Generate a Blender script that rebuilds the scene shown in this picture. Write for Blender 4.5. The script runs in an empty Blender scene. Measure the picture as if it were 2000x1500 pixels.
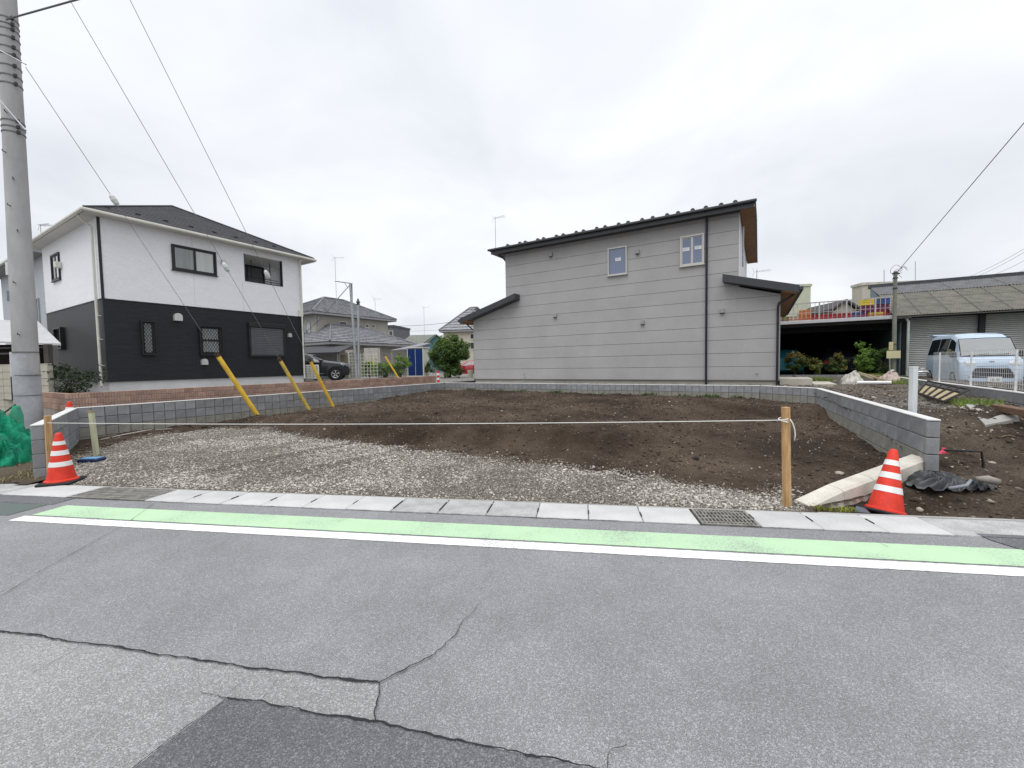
import bpy, bmesh, math, random
import numpy as np
from mathutils import Vector, Matrix
random.seed(7); RNG = np.random.default_rng(11)
SC = bpy.context.scene; COL = SC.collection
R = math.radians
# ---------------------------------------------------------------- camera
CAMH = 1.5; FPX = 808.2; PITCH = -0.0480; ROLL = -0.01746; YAW = 0.5413
cam = bpy.data.cameras.new('camera'); cam.sensor_width = 36.0; cam.lens = 36.0*FPX/2000.0
cam.clip_start = 0.05; cam.clip_end = 3000
camo = bpy.data.objects.new('camera', cam); COL.objects.link(camo)
_F = Vector((0, math.cos(PITCH), math.sin(PITCH))); _U = Vector((0, -math.sin(PITCH), math.cos(PITCH))); _X = Vector((1, 0, 0))
CR = _X*math.cos(ROLL)+_U*math.sin(ROLL); CU = -_X*math.sin(ROLL)+_U*math.cos(ROLL); CF = _F
M = Matrix((CR, CU, -CF)).transposed().to_4x4(); M.translation = Vector((0, 0, CAMH)); camo.matrix_world = M
SC.camera = camo
# ---------------------------------------------------------------- sky (overcast) and soft sun
SUN_EL, SUN_AZ = 70, 205      # azimuth clockwise from +Y: behind the camera, a little to the left
w = bpy.data.worlds.new('World'); SC.world = w; w.use_nodes = True
nt = w.node_tree; nt.nodes.clear(); N = nt.nodes.new; L = nt.links.new
out = N('ShaderNodeOutputWorld'); bg = N('ShaderNodeBackground'); bg.inputs[1].default_value = 0.1
sky = N('ShaderNodeTexSky'); sky.sky_type = 'NISHITA'; sky.sun_disc = False
sky.sun_elevation = R(SUN_EL); sky.sun_rotation = R(SUN_AZ); sky.air_density = 1.0; sky.dust_density = 3.0
tc = N('ShaderNodeTexCoord'); sep = N('ShaderNodeSeparateXYZ'); L(tc.outputs['Generated'], sep.inputs[0])
# cloud layer: direction projected on a flat deck so that clouds shrink towards the horizon
zc = N('ShaderNodeMath'); zc.operation = 'MAXIMUM'; zc.inputs[1].default_value = 0.0; L(sep.outputs[2], zc.inputs[0])
za = N('ShaderNodeMath'); za.operation = 'ADD'; za.inputs[1].default_value = 0.38; L(zc.outputs[0], za.inputs[0])
dx = N('ShaderNodeMath'); dx.operation = 'DIVIDE'; L(sep.outputs[0], dx.inputs[0]); L(za.outputs[0], dx.inputs[1])
dy = N('ShaderNodeMath'); dy.operation = 'DIVIDE'; L(sep.outputs[1], dy.inputs[0]); L(za.outputs[0], dy.inputs[1])
cmb = N('ShaderNodeCombineXYZ'); L(dx.outputs[0], cmb.inputs[0]); L(dy.outputs[0], cmb.inputs[1]); cmb.inputs[2].default_value = 8.3
n1 = N('ShaderNodeTexNoise'); n1.inputs['Scale'].default_value = 1.75; n1.inputs['Detail'].default_value = 8; n1.inputs['Roughness'].default_value = 0.5; n1.inputs['Distortion'].default_value = 0.5
L(cmb.outputs[0], n1.inputs['Vector'])
rp = N('ShaderNodeValToRGB'); e = rp.color_ramp.elements
e[0].position = 0.30; e[0].color = (0.755, 0.785, 0.84, 1); e[1].position = 0.62; e[1].color = (0.965, 0.98, 0.995, 1)
e2 = rp.color_ramp.elements.new(0.46); e2.color = (0.86, 0.885, 0.93, 1)
L(n1.outputs[0], rp.inputs[0])
# an overcast sky grows brighter from the horizon to the zenith
gr = N('ShaderNodeMapRange'); gr.inputs[1].default_value = 0.0; gr.inputs[2].default_value = 1.0; gr.inputs[3].default_value = 7.5; gr.inputs[4].default_value = 9.4
z2 = N('ShaderNodeMath'); z2.operation = 'MULTIPLY'; L(zc.outputs[0], z2.inputs[0]); L(zc.outputs[0], z2.inputs[1]); L(z2.outputs[0], gr.inputs[0])
ml = N('ShaderNodeVectorMath'); ml.operation = 'SCALE'; L(rp.outputs[0], ml.inputs[0]); L(gr.outputs[0], ml.inputs['Scale'])
mx = N('ShaderNodeMixRGB'); mx.inputs[0].default_value = 0.94; L(sky.outputs[0], mx.inputs[1]); L(ml.outputs[0], mx.inputs[2])
L(mx.outputs[0], bg.inputs[0]); L(bg.outputs[0], out.inputs[0])
sun = bpy.data.lights.new('sun', 'SUN'); sun.energy = 1.5; sun.angle = R(60); sun.color = (1.0, 0.985, 0.965)
so = bpy.data.objects.new('sun', sun); COL.objects.link(so)
_sd = Vector((math.sin(R(SUN_AZ))*math.cos(R(SUN_EL)), math.cos(R(SUN_AZ))*math.cos(R(SUN_EL)), math.sin(R(SUN_EL))))
so.rotation_euler = (-_sd).to_track_quat('-Z', 'Y').to_euler(); so.location = (0, -5, 30)
SC.view_settings.view_transform = 'Standard'; SC.view_settings.look = 'None'; SC.view_settings.gamma = 1.0
SC.view_settings.exposure = 0.48; SC.view_settings.use_curve_mapping = False
SC.render.film_transparent = False

# ---------------------------------------------------------------- survey helpers: sight line -> place on the ground / a wall
UU = Vector((math.cos(YAW), -math.sin(YAW), 0)); BB = Vector((math.sin(YAW), math.cos(YAW), 0))   # the building grid
RD = Vector((0.9869, -0.1612, 0)); RN = Vector((0.1612, 0.9869, 0))                                # along / across the road
CC = Vector((0, 0, CAMH))
def ray(x, y): return CF+CR*((x-1000)/FPX)-CU*((y-750)/FPX)
def G(x, y, z=0.0):
    d = ray(x, y); return CC+d*((z-CAMH)/d.z)
def D(x, y, Y):
    d = ray(x, y); return CC+d*(Y/d.y)
def RP(s, n, z=0.0):
    p = RD*s+RN*n; return Vector((p.x, p.y, z))
# ---------------------------------------------------------------- objects
def tag(o, label=None, cat=None, group=None, kind=None):
    if label: o['label'] = label
    if cat: o['category'] = cat
    if group: o['group'] = group
    if kind: o['kind'] = kind
    return o
def thing(name, label, cat, loc=(0, 0, 0), rz=0.0, group=None):
    o = bpy.data.objects.new(name, None); COL.objects.link(o); o.empty_display_size = 0.2
    o.location = loc; o.rotation_euler = (0, 0, rz); return tag(o, label, cat, group)
def link(name, mesh, parent=None, loc=None, rot=None):
    o = bpy.data.objects.new(name, mesh); COL.objects.link(o)
    if parent: o.parent = parent
    if loc is not None: o.location = loc
    if rot is not None: o.rotation_euler = rot
    return o
def dup(root, loc, rz=None, label=None, scale=None):
    r = root.copy(); COL.objects.link(r); r.location = loc
    if rz is not None: r.rotation_euler = (0, 0, rz)
    if scale: r.scale = (scale,)*3
    if label: r['label'] = label
    for ch in root.children:
        c = ch.copy(); COL.objects.link(c); c.parent = r
        for g in ch.children:
            d = g.copy(); COL.objects.link(d); d.parent = c
    return r
class MB:
    def __init__(s): s.v = []; s.f = []
    def add(s, vs, fs):
        k = len(s.v); s.v += [tuple(p) for p in vs]; s.f += [tuple(i+k for i in f) for f in fs]; return s
    def box(s, x0, x1, y0, y1, z0, z1, fn=None):
        c = [(x, y, z) for z in (z0, z1) for y in (y0, y1) for x in (x0, x1)]
        if fn: c = [fn(*p) for p in c]
        return s.add(c, [(0, 2, 3, 1), (4, 5, 7, 6), (0, 1, 5, 4), (2, 6, 7, 3), (0, 4, 6, 2), (1, 3, 7, 5)])
    def cbox(s, x0, x1, y0, y1, z0, z1, b=0.006, fn=None):
        # box with chamfered edges
        vs = []; 
        for z, zi in ((z0, 0), (z1, 1)):
            for y, yi in ((y0, 0), (y1, 1)):
                for x, xi in ((x0, 0), (x1, 1)):
                    sx = b if xi == 0 else -b; sy = b if yi == 0 else -b; sz = b if zi == 0 else -b
                    vs += [(x, y+sy, z+sz), (x+sx, y, z+sz), (x+sx, y+sy, z)]
        if fn: vs = [fn(*p) for p in vs]
        I = lambda x, y, z, k: (z*4+y*2+x)*3+k
        fs = []
        for x in (0, 1): fs.append((I(x,0,0,0), I(x,1,0,0), I(x,1,1,0), I(x,0,1,0)))
        for y in (0, 1): fs.append((I(0,y,0,1), I(1,y,0,1), I(1,y,1,1), I(0,y,1,1)))
        for z in (0, 1): fs.append((I(0,0,z,2), I(1,0,z,2), I(1,1,z,2), I(0,1,z,2)))
        for y in (0, 1):
            for z in (0, 1): fs.append((I(0,y,z,1), I(1,y,z,1), I(1,y,z,2), I(0,y,z,2)))
        for x in (0, 1):
            for z in (0, 1): fs.append((I(x,0,z,0), I(x,1,z,0), I(x,1,z,2), I(x,0,z,2)))
            for y in (0, 1): fs.append((I(x,y,0,0), I(x,y,1,0), I(x,y,1,1), I(x,y,0,1)))
        for x in (0, 1):
            for y in (0, 1):
                for z in (0, 1): fs.append((I(x,y,z,0), I(x,y,z,1), I(x,y,z,2)))
        return s.add(vs, fs)
    def tube(s, pts, r, n=8, cap=True):
        pts = [Vector(p) for p in pts]; rs = r if isinstance(r, (list, tuple)) else [r]*len(pts)
        rings = []; prev = None
        for i, p in enumerate(pts):
            a = pts[max(i-1, 0)]; b = pts[min(i+1, len(pts)-1)]; t = (b-a).normalized() if (b-a).length > 1e-9 else Vector((0, 0, 1))
            if prev is None: up = Vector((0, 0, 1)) if abs(t.z) < .9 else Vector((1, 0, 0)); e1 = t.cross(up).normalized()
            else: e1 = (prev-t*prev.dot(t)).normalized()
            prev = e1; e2 = t.cross(e1)
            rings.append([p+e1*(rs[i]*math.cos(2*math.pi*k/n))+e2*(rs[i]*math.sin(2*math.pi*k/n)) for k in range(n)])
        vs = [q for rg in rings for q in rg]; fs = []
        for i in range(len(pts)-1):
            for k in range(n): fs.append((i*n+k, i*n+(k+1) % n, (i+1)*n+(k+1) % n, (i+1)*n+k))
        if cap: fs += [tuple(range(n))[::-1], tuple((len(pts)-1)*n+k for k in range(n))]
        return s.add(vs, fs)
    def lathe(s, prof, n=20, c=(0, 0, 0), fn=None, cap=True):
        vs = []; 
        for r, z in prof:
            for k in range(n):
                a = 2*math.pi*k/n; p = (c[0]+r*math.cos(a), c[1]+r*math.sin(a), c[2]+z); vs.append(fn(*p) if fn else p)
        fs = [(i*n+k, i*n+(k+1) % n, (i+1)*n+(k+1) % n, (i+1)*n+k) for i in range(len(prof)-1) for k in range(n)]
        if cap and prof[0][0] > 1e-6: fs.append(tuple(range(n))[::-1])
        if cap and prof[-1][0] > 1e-6: fs.append(tuple((len(prof)-1)*n+k for k in range(n)))
        return s.add(vs, fs)
    def prism(s, poly, o0, o1, fn):
        # polygon (a, b) swept from o0 to o1; fn(a, b, o) -> point
        n = len(poly); vs = [fn(a, b, o0) for a, b in poly]+[fn(a, b, o1) for a, b in poly]
        fs = [tuple(range(n))[::-1], tuple(range(n, 2*n))]+[(k, (k+1) % n, n+(k+1) % n, n+k) for k in range(n)]
        return s.add(vs, fs)
    def mesh(s, name='mesh', mat=None, smooth=False):
        me = bpy.data.meshes.new(name); me.from_pydata(s.v, [], s.f); 
        bm = bmesh.new(); bm.from_mesh(me); bmesh.ops.recalc_face_normals(bm, faces=bm.faces); bm.to_mesh(me); bm.free()
        if mat: me.materials.append(mat)
        if smooth:
            for p in me.polygons: p.use_smooth = True
            if smooth != True:
                try: me.set_sharp_from_angle(angle=R(smooth))
                except Exception: pass
        me.update(); return me
    def build(s, name, mat, parent=None, smooth=False, loc=None, rot=None):
        return link(name, s.mesh(name, mat, smooth), parent, loc, rot)
def front(x, z, o): return (x, -o, z)       # face looking to -y of the frame: (along x, height, outward)
def rightf(y, z, o): return (o, y, z)       # face looking to +x
def leftf(y, z, o): return (-o, y, z)       # face looking to -x
def fb(mb, fr, s0, s1, z0, z1, o0, o1, ch=0):
    f = lambda a, b, c: fr(a, c, b)
    return mb.cbox(s0, s1, o0, o1, z0, z1, ch, f) if ch else mb.box(s0, s1, o0, o1, z0, z1, f)
# ---------------------------------------------------------------- materials
def mat(name, col, rough=0.8, var=0.12, scale=3.0, bump=0.0, bscale=40.0, metal=0.0, spec=0.35, col2=None, coat=0.0, fine=0.0, stretch=None, island=0.0, trans=0.0):
    m = bpy.data.materials.new(name); m.use_nodes = True; t = m.node_tree; p = t.nodes['Principled BSDF']
    A = t.nodes.new; K = t.links.new
    p.inputs['Roughness'].default_value = rough; p.inputs['Metallic'].default_value = metal
    p.inputs['Specular IOR Level'].default_value = spec
    if coat: p.inputs['Coat Weight'].default_value = coat; p.inputs['Coat Roughness'].default_value = 0.05
    tcn = A('ShaderNodeTexCoord'); vec = tcn.outputs['Object']
    if stretch:
        mp = A('ShaderNodeMapping'); mp.inputs['Scale'].default_value = stretch; K(vec, mp.inputs[0]); vec = mp.outputs[0]
    src = None
    base = (*col, 1)
    if var or col2:
        nz = A('ShaderNodeTexNoise'); nz.inputs['Scale'].default_value = scale; nz.inputs['Detail'].default_value = 6; nz.inputs['Roughness'].default_value = 0.6
        K(vec, nz.inputs['Vector'])
        r = A('ShaderNodeValToRGB'); a = r.color_ramp.elements
        c2 = col2 or tuple(c*(1-2*var) for c in col); c1 = col if col2 else tuple(min(1, c*(1+var)) for c in col)
        a[0].position = 0.3; a[0].color = (*c2, 1); a[1].position = 0.7; a[1].color = (*c1, 1)
        K(nz.outputs[0], r.inputs[0]); src = r.outputs[0]
    if fine:
        n2 = A('ShaderNodeTexNoise'); n2.inputs['Scale'].default_value = bscale; n2.inputs['Detail'].default_value = 3; K(vec, n2.inputs['Vector'])
        mr = A('ShaderNodeMapRange'); mr.inputs[1].default_value = 0.3; mr.inputs[2].default_value = 0.7; mr.inputs[3].default_value = 1-fine; mr.inputs[4].default_value = 1+fine
        K(n2.outputs[0], mr.inputs[0]); vm = A('ShaderNodeVectorMath'); vm.operation = 'SCALE'
        if src: K(src, vm.inputs[0])
        else: vm.inputs[0].default_value = col
        K(mr.outputs[0], vm.inputs['Scale']); src = vm.outputs[0]
    if island:
        g = A('ShaderNodeNewGeometry'); mr = A('ShaderNodeMapRange'); mr.inputs[3].default_value = 1-island; mr.inputs[4].default_value = 1+island
        K(g.outputs['Random Per Island'], mr.inputs[0]); vm = A('ShaderNodeVectorMath'); vm.operation = 'SCALE'
        if src: K(src, vm.inputs[0])
        else: vm.inputs[0].default_value = col
        K(mr.outputs[0], vm.inputs['Scale']); src = vm.outputs[0]
    if src: K(src, p.inputs['Base Color'])
    else: p.inputs['Base Color'].default_value = base
    if bump:
        nb = A('ShaderNodeTexNoise'); nb.inputs['Scale'].default_value = bscale; nb.inputs['Detail'].default_value = 5; K(vec, nb.inputs['Vector'])
        b = A('ShaderNodeBump'); b.inputs['Strength'].default_value = bump; b.inputs['Distance'].default_value = 0.01; K(nb.outputs[0], b.inputs['Height']); K(b.outputs[0], p.inputs['Normal'])
    if trans:
        tr = A('ShaderNodeBsdfTranslucent'); mxs = A('ShaderNodeMixShader'); mxs.inputs[0].default_value = trans
        if src: K(src, tr.inputs[0])
        else: tr.inputs[0].default_value = base
        K(p.outputs[0], mxs.inputs[1]); K(tr.outputs[0], mxs.inputs[2]); K(mxs.outputs[0], t.nodes['Material Output'].inputs[0])
    return m
def obj_rand(m, amt):
    # per-object brightness variation (bricks, blocks, slabs)
    t = m.node_tree; p = t.nodes['Principled BSDF']; A = t.nodes.new; K = t.links.new
    lk = p.inputs['Base Color'].links; 
    oi = A('ShaderNodeObjectInfo'); mr = A('ShaderNodeMapRange'); mr.inputs[3].default_value = 1-amt; mr.inputs[4].default_value = 1+amt; K(oi.outputs['Random'], mr.inputs[0])
    vm = A('ShaderNodeVectorMath'); vm.operation = 'SCALE'
    if lk: K(lk[0].from_socket, vm.inputs[0])
    else: vm.inputs[0].default_value = p.inputs['Base Color'].default_value[:3]
    K(mr.outputs[0], vm.inputs['Scale']); K(vm.outputs[0], p.inputs['Base Color']); return m

def asphalt(name, c_lo, c_hi, spk=0.5):
    m = bpy.data.materials.new(name); m.use_nodes = True; t = m.node_tree; p = t.nodes['Principled BSDF']; A = t.nodes.new; K = t.links.new
    p.inputs['Roughness'].default_value = 0.85; p.inputs['Specular IOR Level'].default_value = 0.3
    tcn = A('ShaderNodeTexCoord'); v = tcn.outputs['Object']
    big = A('ShaderNodeTexNoise'); big.inputs['Scale'].default_value = 0.9; big.inputs['Detail'].default_value = 6; K(v, big.inputs['Vector'])
    r = A('ShaderNodeValToRGB'); a = r.color_ramp.elements; a[0].position = .32; a[0].color = (*c_lo, 1); a[1].position = .7; a[1].color = (*c_hi, 1); K(big.outputs[0], r.inputs[0])
    vo = A('ShaderNodeTexVoronoi'); vo.inputs['Scale'].default_value = 170; K(v, vo.inputs['Vector'])
    sp = A('ShaderNodeSeparateColor'); K(vo.outputs['Color'], sp.inputs[0])
    rr = A('ShaderNodeValToRGB'); b = rr.color_ramp.elements; b[0].position = 0.0; b[0].color = (1-spk*.75,)*3+(1,); b[1].position = 1.0; b[1].color = (1+spk*1.5,)*3+(1,)
    x = rr.color_ramp.elements.new(0.72); x.color = (1.0, 1.0, 1.0, 1)
    K(sp.outputs[0], rr.inputs[0])
    mu = A('ShaderNodeVectorMath'); mu.operation = 'MULTIPLY'; K(r.outputs[0], mu.inputs[0]); K(rr.outputs[0], mu.inputs[1])
    # dark pores between the stones
    n3 = A('ShaderNodeTexNoise'); n3.inputs['Scale'].default_value = 230; n3.inputs['Detail'].default_value = 2; K(v, n3.inputs['Vector'])
    pr = A('ShaderNodeMapRange'); pr.inputs[1].default_value = .36; pr.inputs[2].default_value = .5; pr.inputs[3].default_value = .5; pr.inputs[4].default_value = 1.06; K(n3.outputs[0], pr.inputs[0])
    m2 = A('ShaderNodeVectorMath'); m2.operation = 'SCALE'; K(mu.outputs[0], m2.inputs[0]); K(pr.outputs[0], m2.inputs['Scale'])
    K(m2.outputs[0], p.inputs['Base Color'])
    # tyre-polished tracks along the road, stains and dusty patches
    mp = A('ShaderNodeMapping'); mp.inputs['Rotation'].default_value = (0, 0, 0.1618); mp.inputs['Scale'].default_value = (.12, 1.3, 1); K(v, mp.inputs[0])
    tn = A('ShaderNodeTexNoise'); tn.inputs['Scale'].default_value = 1.0; tn.inputs['Detail'].default_value = 4; K(mp.outputs[0], tn.inputs['Vector'])
    tm = A('ShaderNodeMapRange'); tm.inputs[1].default_value = .3; tm.inputs[2].default_value = .7; tm.inputs[3].default_value = .94; tm.inputs[4].default_value = 1.05; K(tn.outputs[0], tm.inputs[0])
    sn = A('ShaderNodeTexNoise'); sn.inputs['Scale'].default_value = 3.7; sn.inputs['Detail'].default_value = 9; sn.inputs['Roughness'].default_value = .72; K(v, sn.inputs['Vector'])
    sm_ = A('ShaderNodeMapRange'); sm_.inputs[1].default_value = .28; sm_.inputs[2].default_value = .62; sm_.inputs[3].default_value = .90; sm_.inputs[4].default_value = 1.04; K(sn.outputs[0], sm_.inputs[0])
    tt = A('ShaderNodeMath'); tt.operation = 'MULTIPLY'; K(tm.outputs[0], tt.inputs[0]); K(sm_.outputs[0], tt.inputs[1])
    m3 = A('ShaderNodeVectorMath'); m3.operation = 'SCALE'; K(m2.outputs[0], m3.inputs[0]); K(tt.outputs[0], m3.inputs['Scale']); K(m3.outputs[0], p.inputs['Base Color'])
    bm_ = A('ShaderNodeBump'); bm_.inputs['Strength'].default_value = .6; bm_.inputs['Distance'].default_value = .004; K(n3.outputs[0], bm_.inputs['Height']); K(bm_.outputs[0], p.inputs['Normal'])
    return m
def paint(name, col, under, wear=0.42):
    m = bpy.data.materials.new(name); m.use_nodes = True; t = m.node_tree; p = t.nodes['Principled BSDF']; A = t.nodes.new; K = t.links.new
    p.inputs['Roughness'].default_value = 0.7
    tcn = A('ShaderNodeTexCoord'); v = tcn.outputs['Object']
    n1 = A('ShaderNodeTexNoise'); n1.inputs['Scale'].default_value = 1.7; n1.inputs['Detail'].default_value = 5; K(v, n1.inputs['Vector'])
    n2 = A('ShaderNodeTexNoise'); n2.inputs['Scale'].default_value = 60; n2.inputs['Detail'].default_value = 4; K(v, n2.inputs['Vector'])
    ad = A('ShaderNodeMath'); ad.operation = 'MULTIPLY_ADD'; ad.inputs[1].default_value = .5; K(n1.outputs[0], ad.inputs[0]); 
    h = A('ShaderNodeMath'); h.operation = 'MULTIPLY'; h.inputs[1].default_value = .5; K(n2.outputs[0], h.inputs[0]); K(h.outputs[0], ad.inputs[2])
    r = A('ShaderNodeMapRange'); r.inputs[1].default_value = wear-.1; r.inputs[2].default_value = wear+.06; K(ad.outputs[0], r.inputs[0])
    mixn = A('ShaderNodeMixRGB'); mixn.inputs[1].default_value = (*under, 1); K(r.outputs[0], mixn.inputs[0])
    n3 = A('ShaderNodeMapRange'); n3.inputs[3].default_value = .9; n3.inputs[4].default_value = 1.06; K(n1.outputs[0], n3.inputs[0])
    vm = A('ShaderNodeVectorMath'); vm.operation = 'SCALE'; vm.inputs[0].default_value = col; K(n3.outputs[0], vm.inputs['Scale']); K(vm.outputs[0], mixn.inputs[2])
    K(mixn.outputs[0], p.inputs['Base Color'])
    b = A('ShaderNodeBump'); b.inputs['Strength'].default_value = .35; b.inputs['Distance'].default_value = .004; K(n2.outputs[0], b.inputs['Height']); K(b.outputs[0], p.inputs['Normal'])
    return m
def glass(name, col, rough=0.04, spec=0.8, var=0.0, stretch=None):
    return mat(name, col, rough, var=var, scale=2.0, spec=spec, stretch=stretch)
MT = {}
def m_(k, *a, **kw):
    if k not in MT: MT[k] = mat(k, *a, **kw)
    return MT[k]
WHITE = m_('white_paint', (.78, .78, .77), .5, var=.03); BLACKM = m_('black_metal', (.02, .021, .024), .45, var=.05)
STEEL = m_('galvanised_steel', (.42, .44, .46), .45, metal=.6, var=.12, scale=8); DARKG = m_('dark_grey_metal', (.045, .05, .056), .5, var=.06)
WIRE = m_('wire_grey', (.16, .16, .17), .6, var=.1); RUBBER = m_('rubber', (.018, .018, .02), .75, var=.1)
CONC = m_('concrete', (.36, .355, .34), .9, var=.12, scale=2.5, bump=.3, bscale=60, fine=.1)
def cable(name, pts, r, m, label, cat='cable', sag=0.0, n=24, group=None, parent=None):
    a, b = Vector(pts[0]), Vector(pts[-1])
    if len(pts) == 2:
        pts = [a.lerp(b, i/n)-Vector((0, 0, sag*4*(i/n)*(1-i/n))) for i in range(n+1)]
    o = MB().tube(pts, r, 6).build(name, m, parent, smooth=True)
    if not parent: tag(o, label, cat, group)
    return o
def window(parent, fr, s0, s1, z0, z1, fm, gm, panes=1, fw=0.05, depth=0.06, sill=True, horiz=False, name='window', o0=0.0):
    mb = MB(); 
    fb(mb, fr, s0, s1, z0, z0+fw, o0, o0+depth); fb(mb, fr, s0, s1, z1-fw, z1, o0, o0+depth)
    fb(mb, fr, s0, s0+fw, z0+fw, z1-fw, o0, o0+depth-.002); fb(mb, fr, s1-fw, s1, z0+fw, z1-fw, o0, o0+depth-.002)
    wn = mb.build(name, fm, parent)
    if horiz:
        h = (z1-z0-2*fw)/panes
        cells = [(s0+fw, s1-fw, z0+fw+h*i, z0+fw+h*(i+1)) for i in range(panes)]
    else:
        h = (s1-s0-2*fw)/panes
        cells = [(s0+fw+h*i, s0+fw+h*(i+1), z0+fw, z1-fw) for i in range(panes)]
    for i, (a, b, c, d) in enumerate(cells):
        g = gm[i % len(gm)] if isinstance(gm, list) else gm
        off = o0+(.012 if i % 2 else .024); k = fw*.75 if panes > 1 else 0
        if k:
            sm = MB(); fb(sm, fr, a, b, c, c+k, o0+.004, off+.012); fb(sm, fr, a, b, d-k, d, o0+.004, off+.012)
            fb(sm, fr, a, a+k, c+k, d-k, o0+.004, off+.011); fb(sm, fr, b-k, b, c+k, d-k, o0+.004, off+.011); sm.build('sash', fm, wn)
        pm = MB(); fb(pm, fr, a+k, b-k, c+k, d-k, o0+.006, off); pm.build('pane', g, wn)
    if sill:
        sm = MB(); fb(sm, fr, s0-.03, s1+.03, z0-.025, z0-.001, o0, o0+depth+.02); sm.build('sill', fm, wn)
    return wn
def vnoise(x, y, sc, seed=0):
    rg = np.random.default_rng(seed); T = rg.random((256, 256))
    x = np.asarray(x)*sc+1000; y = np.asarray(y)*sc+1000; xi = np.floor(x).astype(int); yi = np.floor(y).astype(int); fx = x-xi; fy = y-yi
    fx = fx*fx*(3-2*fx); fy = fy*fy*(3-2*fy); a = lambda i, j: T[(xi+i) % 256, (yi+j) % 256]
    return (a(0,0)*(1-fx)+a(1,0)*fx)*(1-fy)+(a(0,1)*(1-fx)+a(1,1)*fx)*fy-.5
def fbm(x, y, sc, seed=0, oct=4):
    s = 0; am = 1
    for k in range(oct): s = s+am*vnoise(x, y, sc*2**k, seed+k); am *= .5
    return s
def sdist(px, py, poly):
    # signed distance to a polygon, positive inside
    px = np.asarray(px, float); py = np.asarray(py, float); d = np.full(px.shape, 1e9); ins = np.zeros(px.shape, bool); n = len(poly)
    for i in range(n):
        ax, ay = poly[i]; bx, by = poly[(i+1) % n]; ex, ey = bx-ax, by-ay
        t = np.clip(((px-ax)*ex+(py-ay)*ey)/(ex*ex+ey*ey+1e-12), 0, 1)
        d = np.minimum(d, np.hypot(px-ax-t*ex, py-ay-t*ey))
        if ey != 0: ins ^= ((ay > py) != (by > py)) & (px < ex*(py-ay)/ey+ax)
    return np.where(ins, d, -d)
def sstep(a, b, x):
    t = np.clip((x-a)/(b-a), 0, 1); return t*t*(3-2*t)
# ================================================================ GROUND
M_ASPH = asphalt('road_asphalt', (.232, .234, .243), (.285, .286, .296), .30)
M_ASPH_OLD = asphalt('patch_asphalt', (.128, .129, .140), (.180, .181, .193), .38)
M_ASPH_L = asphalt('older_asphalt', (.272, .271, .276), (.330, .329, .332), .34)
M_TAR = m_('tar', (.022, .022, .026), .8, var=.2, scale=30, bump=.4, bscale=150)
M_WHITE = paint('road_white', (.78, .78, .79), (.25, .25, .26), .405)
M_GREEN = paint('road_green', (.43, .615, .40), (.27, .34, .28), .43)
M_GREEN_OLD = paint('road_green_old', (.085, .12, .105), (.11, .115, .115), .5)
M_FAR = m_('far_ground', (.16, .15, .13), .95, var=.2, scale=.3)

def sheet(name, pts, z, m, parent=None):
    me = bpy.data.meshes.new(name); me.from_pydata([(p[0], p[1], z) for p in pts], [], [tuple(range(len(pts)))])
    me.materials.append(m); o = link(name, me, parent)
    if me.polygons[0].normal.z < 0: me.flip_normals()
    return o
tag(sheet('ground', [(-900, -900), (900, -900), (900, 1500), (-900, 1500)], -0.30, M_FAR), kind='structure')
far = MB(); fy = [(-400, 24, .55), (400, 24, .55), (400, 900, .55), (-400, 900, .55)]
tag(sheet('far_plain', [(-400, 21.5), (400, 21.5), (400, 900), (-400, 900)], .48, M_FAR), kind='structure')
road = tag(sheet('road', [RP(-90, -14)[:2], RP(90, -14)[:2], RP(90, 3.935)[:2], RP(-90, 3.935)[:2]], 0.0, M_ASPH), kind='structure')
def strip(name, s0, s1, n0, n1, z, m, sk=0.0):
    ss = [s0]+[q for q in np.arange(s0+.03, min(s1, 7), .03)]+[s1]; rg = random.Random(int(n0*1000)); j = lambda: rg.uniform(-.003, .003)
    vs = []; fs = []
    for i, s in enumerate(ss):
        vs += [tuple(RP(s+(j() if i == 0 else 0), n0+j(), z)), tuple(RP(s, n1+j(), z))]
        if i: fs.append((2*i-2, 2*i, 2*i+1, 2*i-1))
    me = bpy.data.meshes.new(name); me.from_pydata(vs, [], fs); me.materials.append(m); return link(name, me, road)
strip('white_line', -5.74, 40, 3.252, 3.385, .004, M_WHITE)
strip('green_band', -5.70, 40, 3.412, 3.712, .004, M_GREEN)
strip('worn_green_band', -14, -5.95, 3.37, 3.70, .004, M_GREEN_OLD)
# the strip by the gutter on the far left and the stretch of dark new asphalt on the far right
strip('older_asphalt', -30, -5.9, 3.715, 3.934, .004, M_ASPH_OLD)
sheet('new_asphalt', [G(1905, 1043)[:2], G(1935, 1056)[:2], G(2000, 1076)[:2], RP(12, 3.73)[:2], RP(12, 3.934)[:2]], .006, M_ASPH_OLD, road)
# lighter worn asphalt below the long seam, the dark patch, seams and cracks
seam = [(-400, 1180), (-200, 1207), (0, 1236), (80, 1246), (150, 1258), (230, 1268), (300, 1281), (400, 1293), (480, 1306), (560, 1314), (640, 1326), (738, 1337)]
vert = [(738, 1337), (739, 1355), (736, 1375), (734, 1395), (731, 1413)]
pat = [(731, 1413), (612, 1395), (560, 1385), (500, 1375), (445, 1366)]
leftedge = [(445, 1366), (400, 1400), (340, 1443), (268, 1500), (150, 1590)]
g2 = lambda P: [G(x, y)[:2] for x, y in P]
sheet('worn_asphalt', g2(seam+vert[1:]+pat[1:]+leftedge[1:])+[(-3.0, -2), (-9, -2)], .004, M_ASPH_L, road)
topedge = [(445, 1366), (500, 1375), (560, 1385), (612, 1395), (680, 1403), (731, 1413), (790, 1425), (860, 1441), (930, 1457), (1000, 1473), (1080, 1488), (1150, 1506), (1300, 1545), (1600, 1625)]
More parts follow.
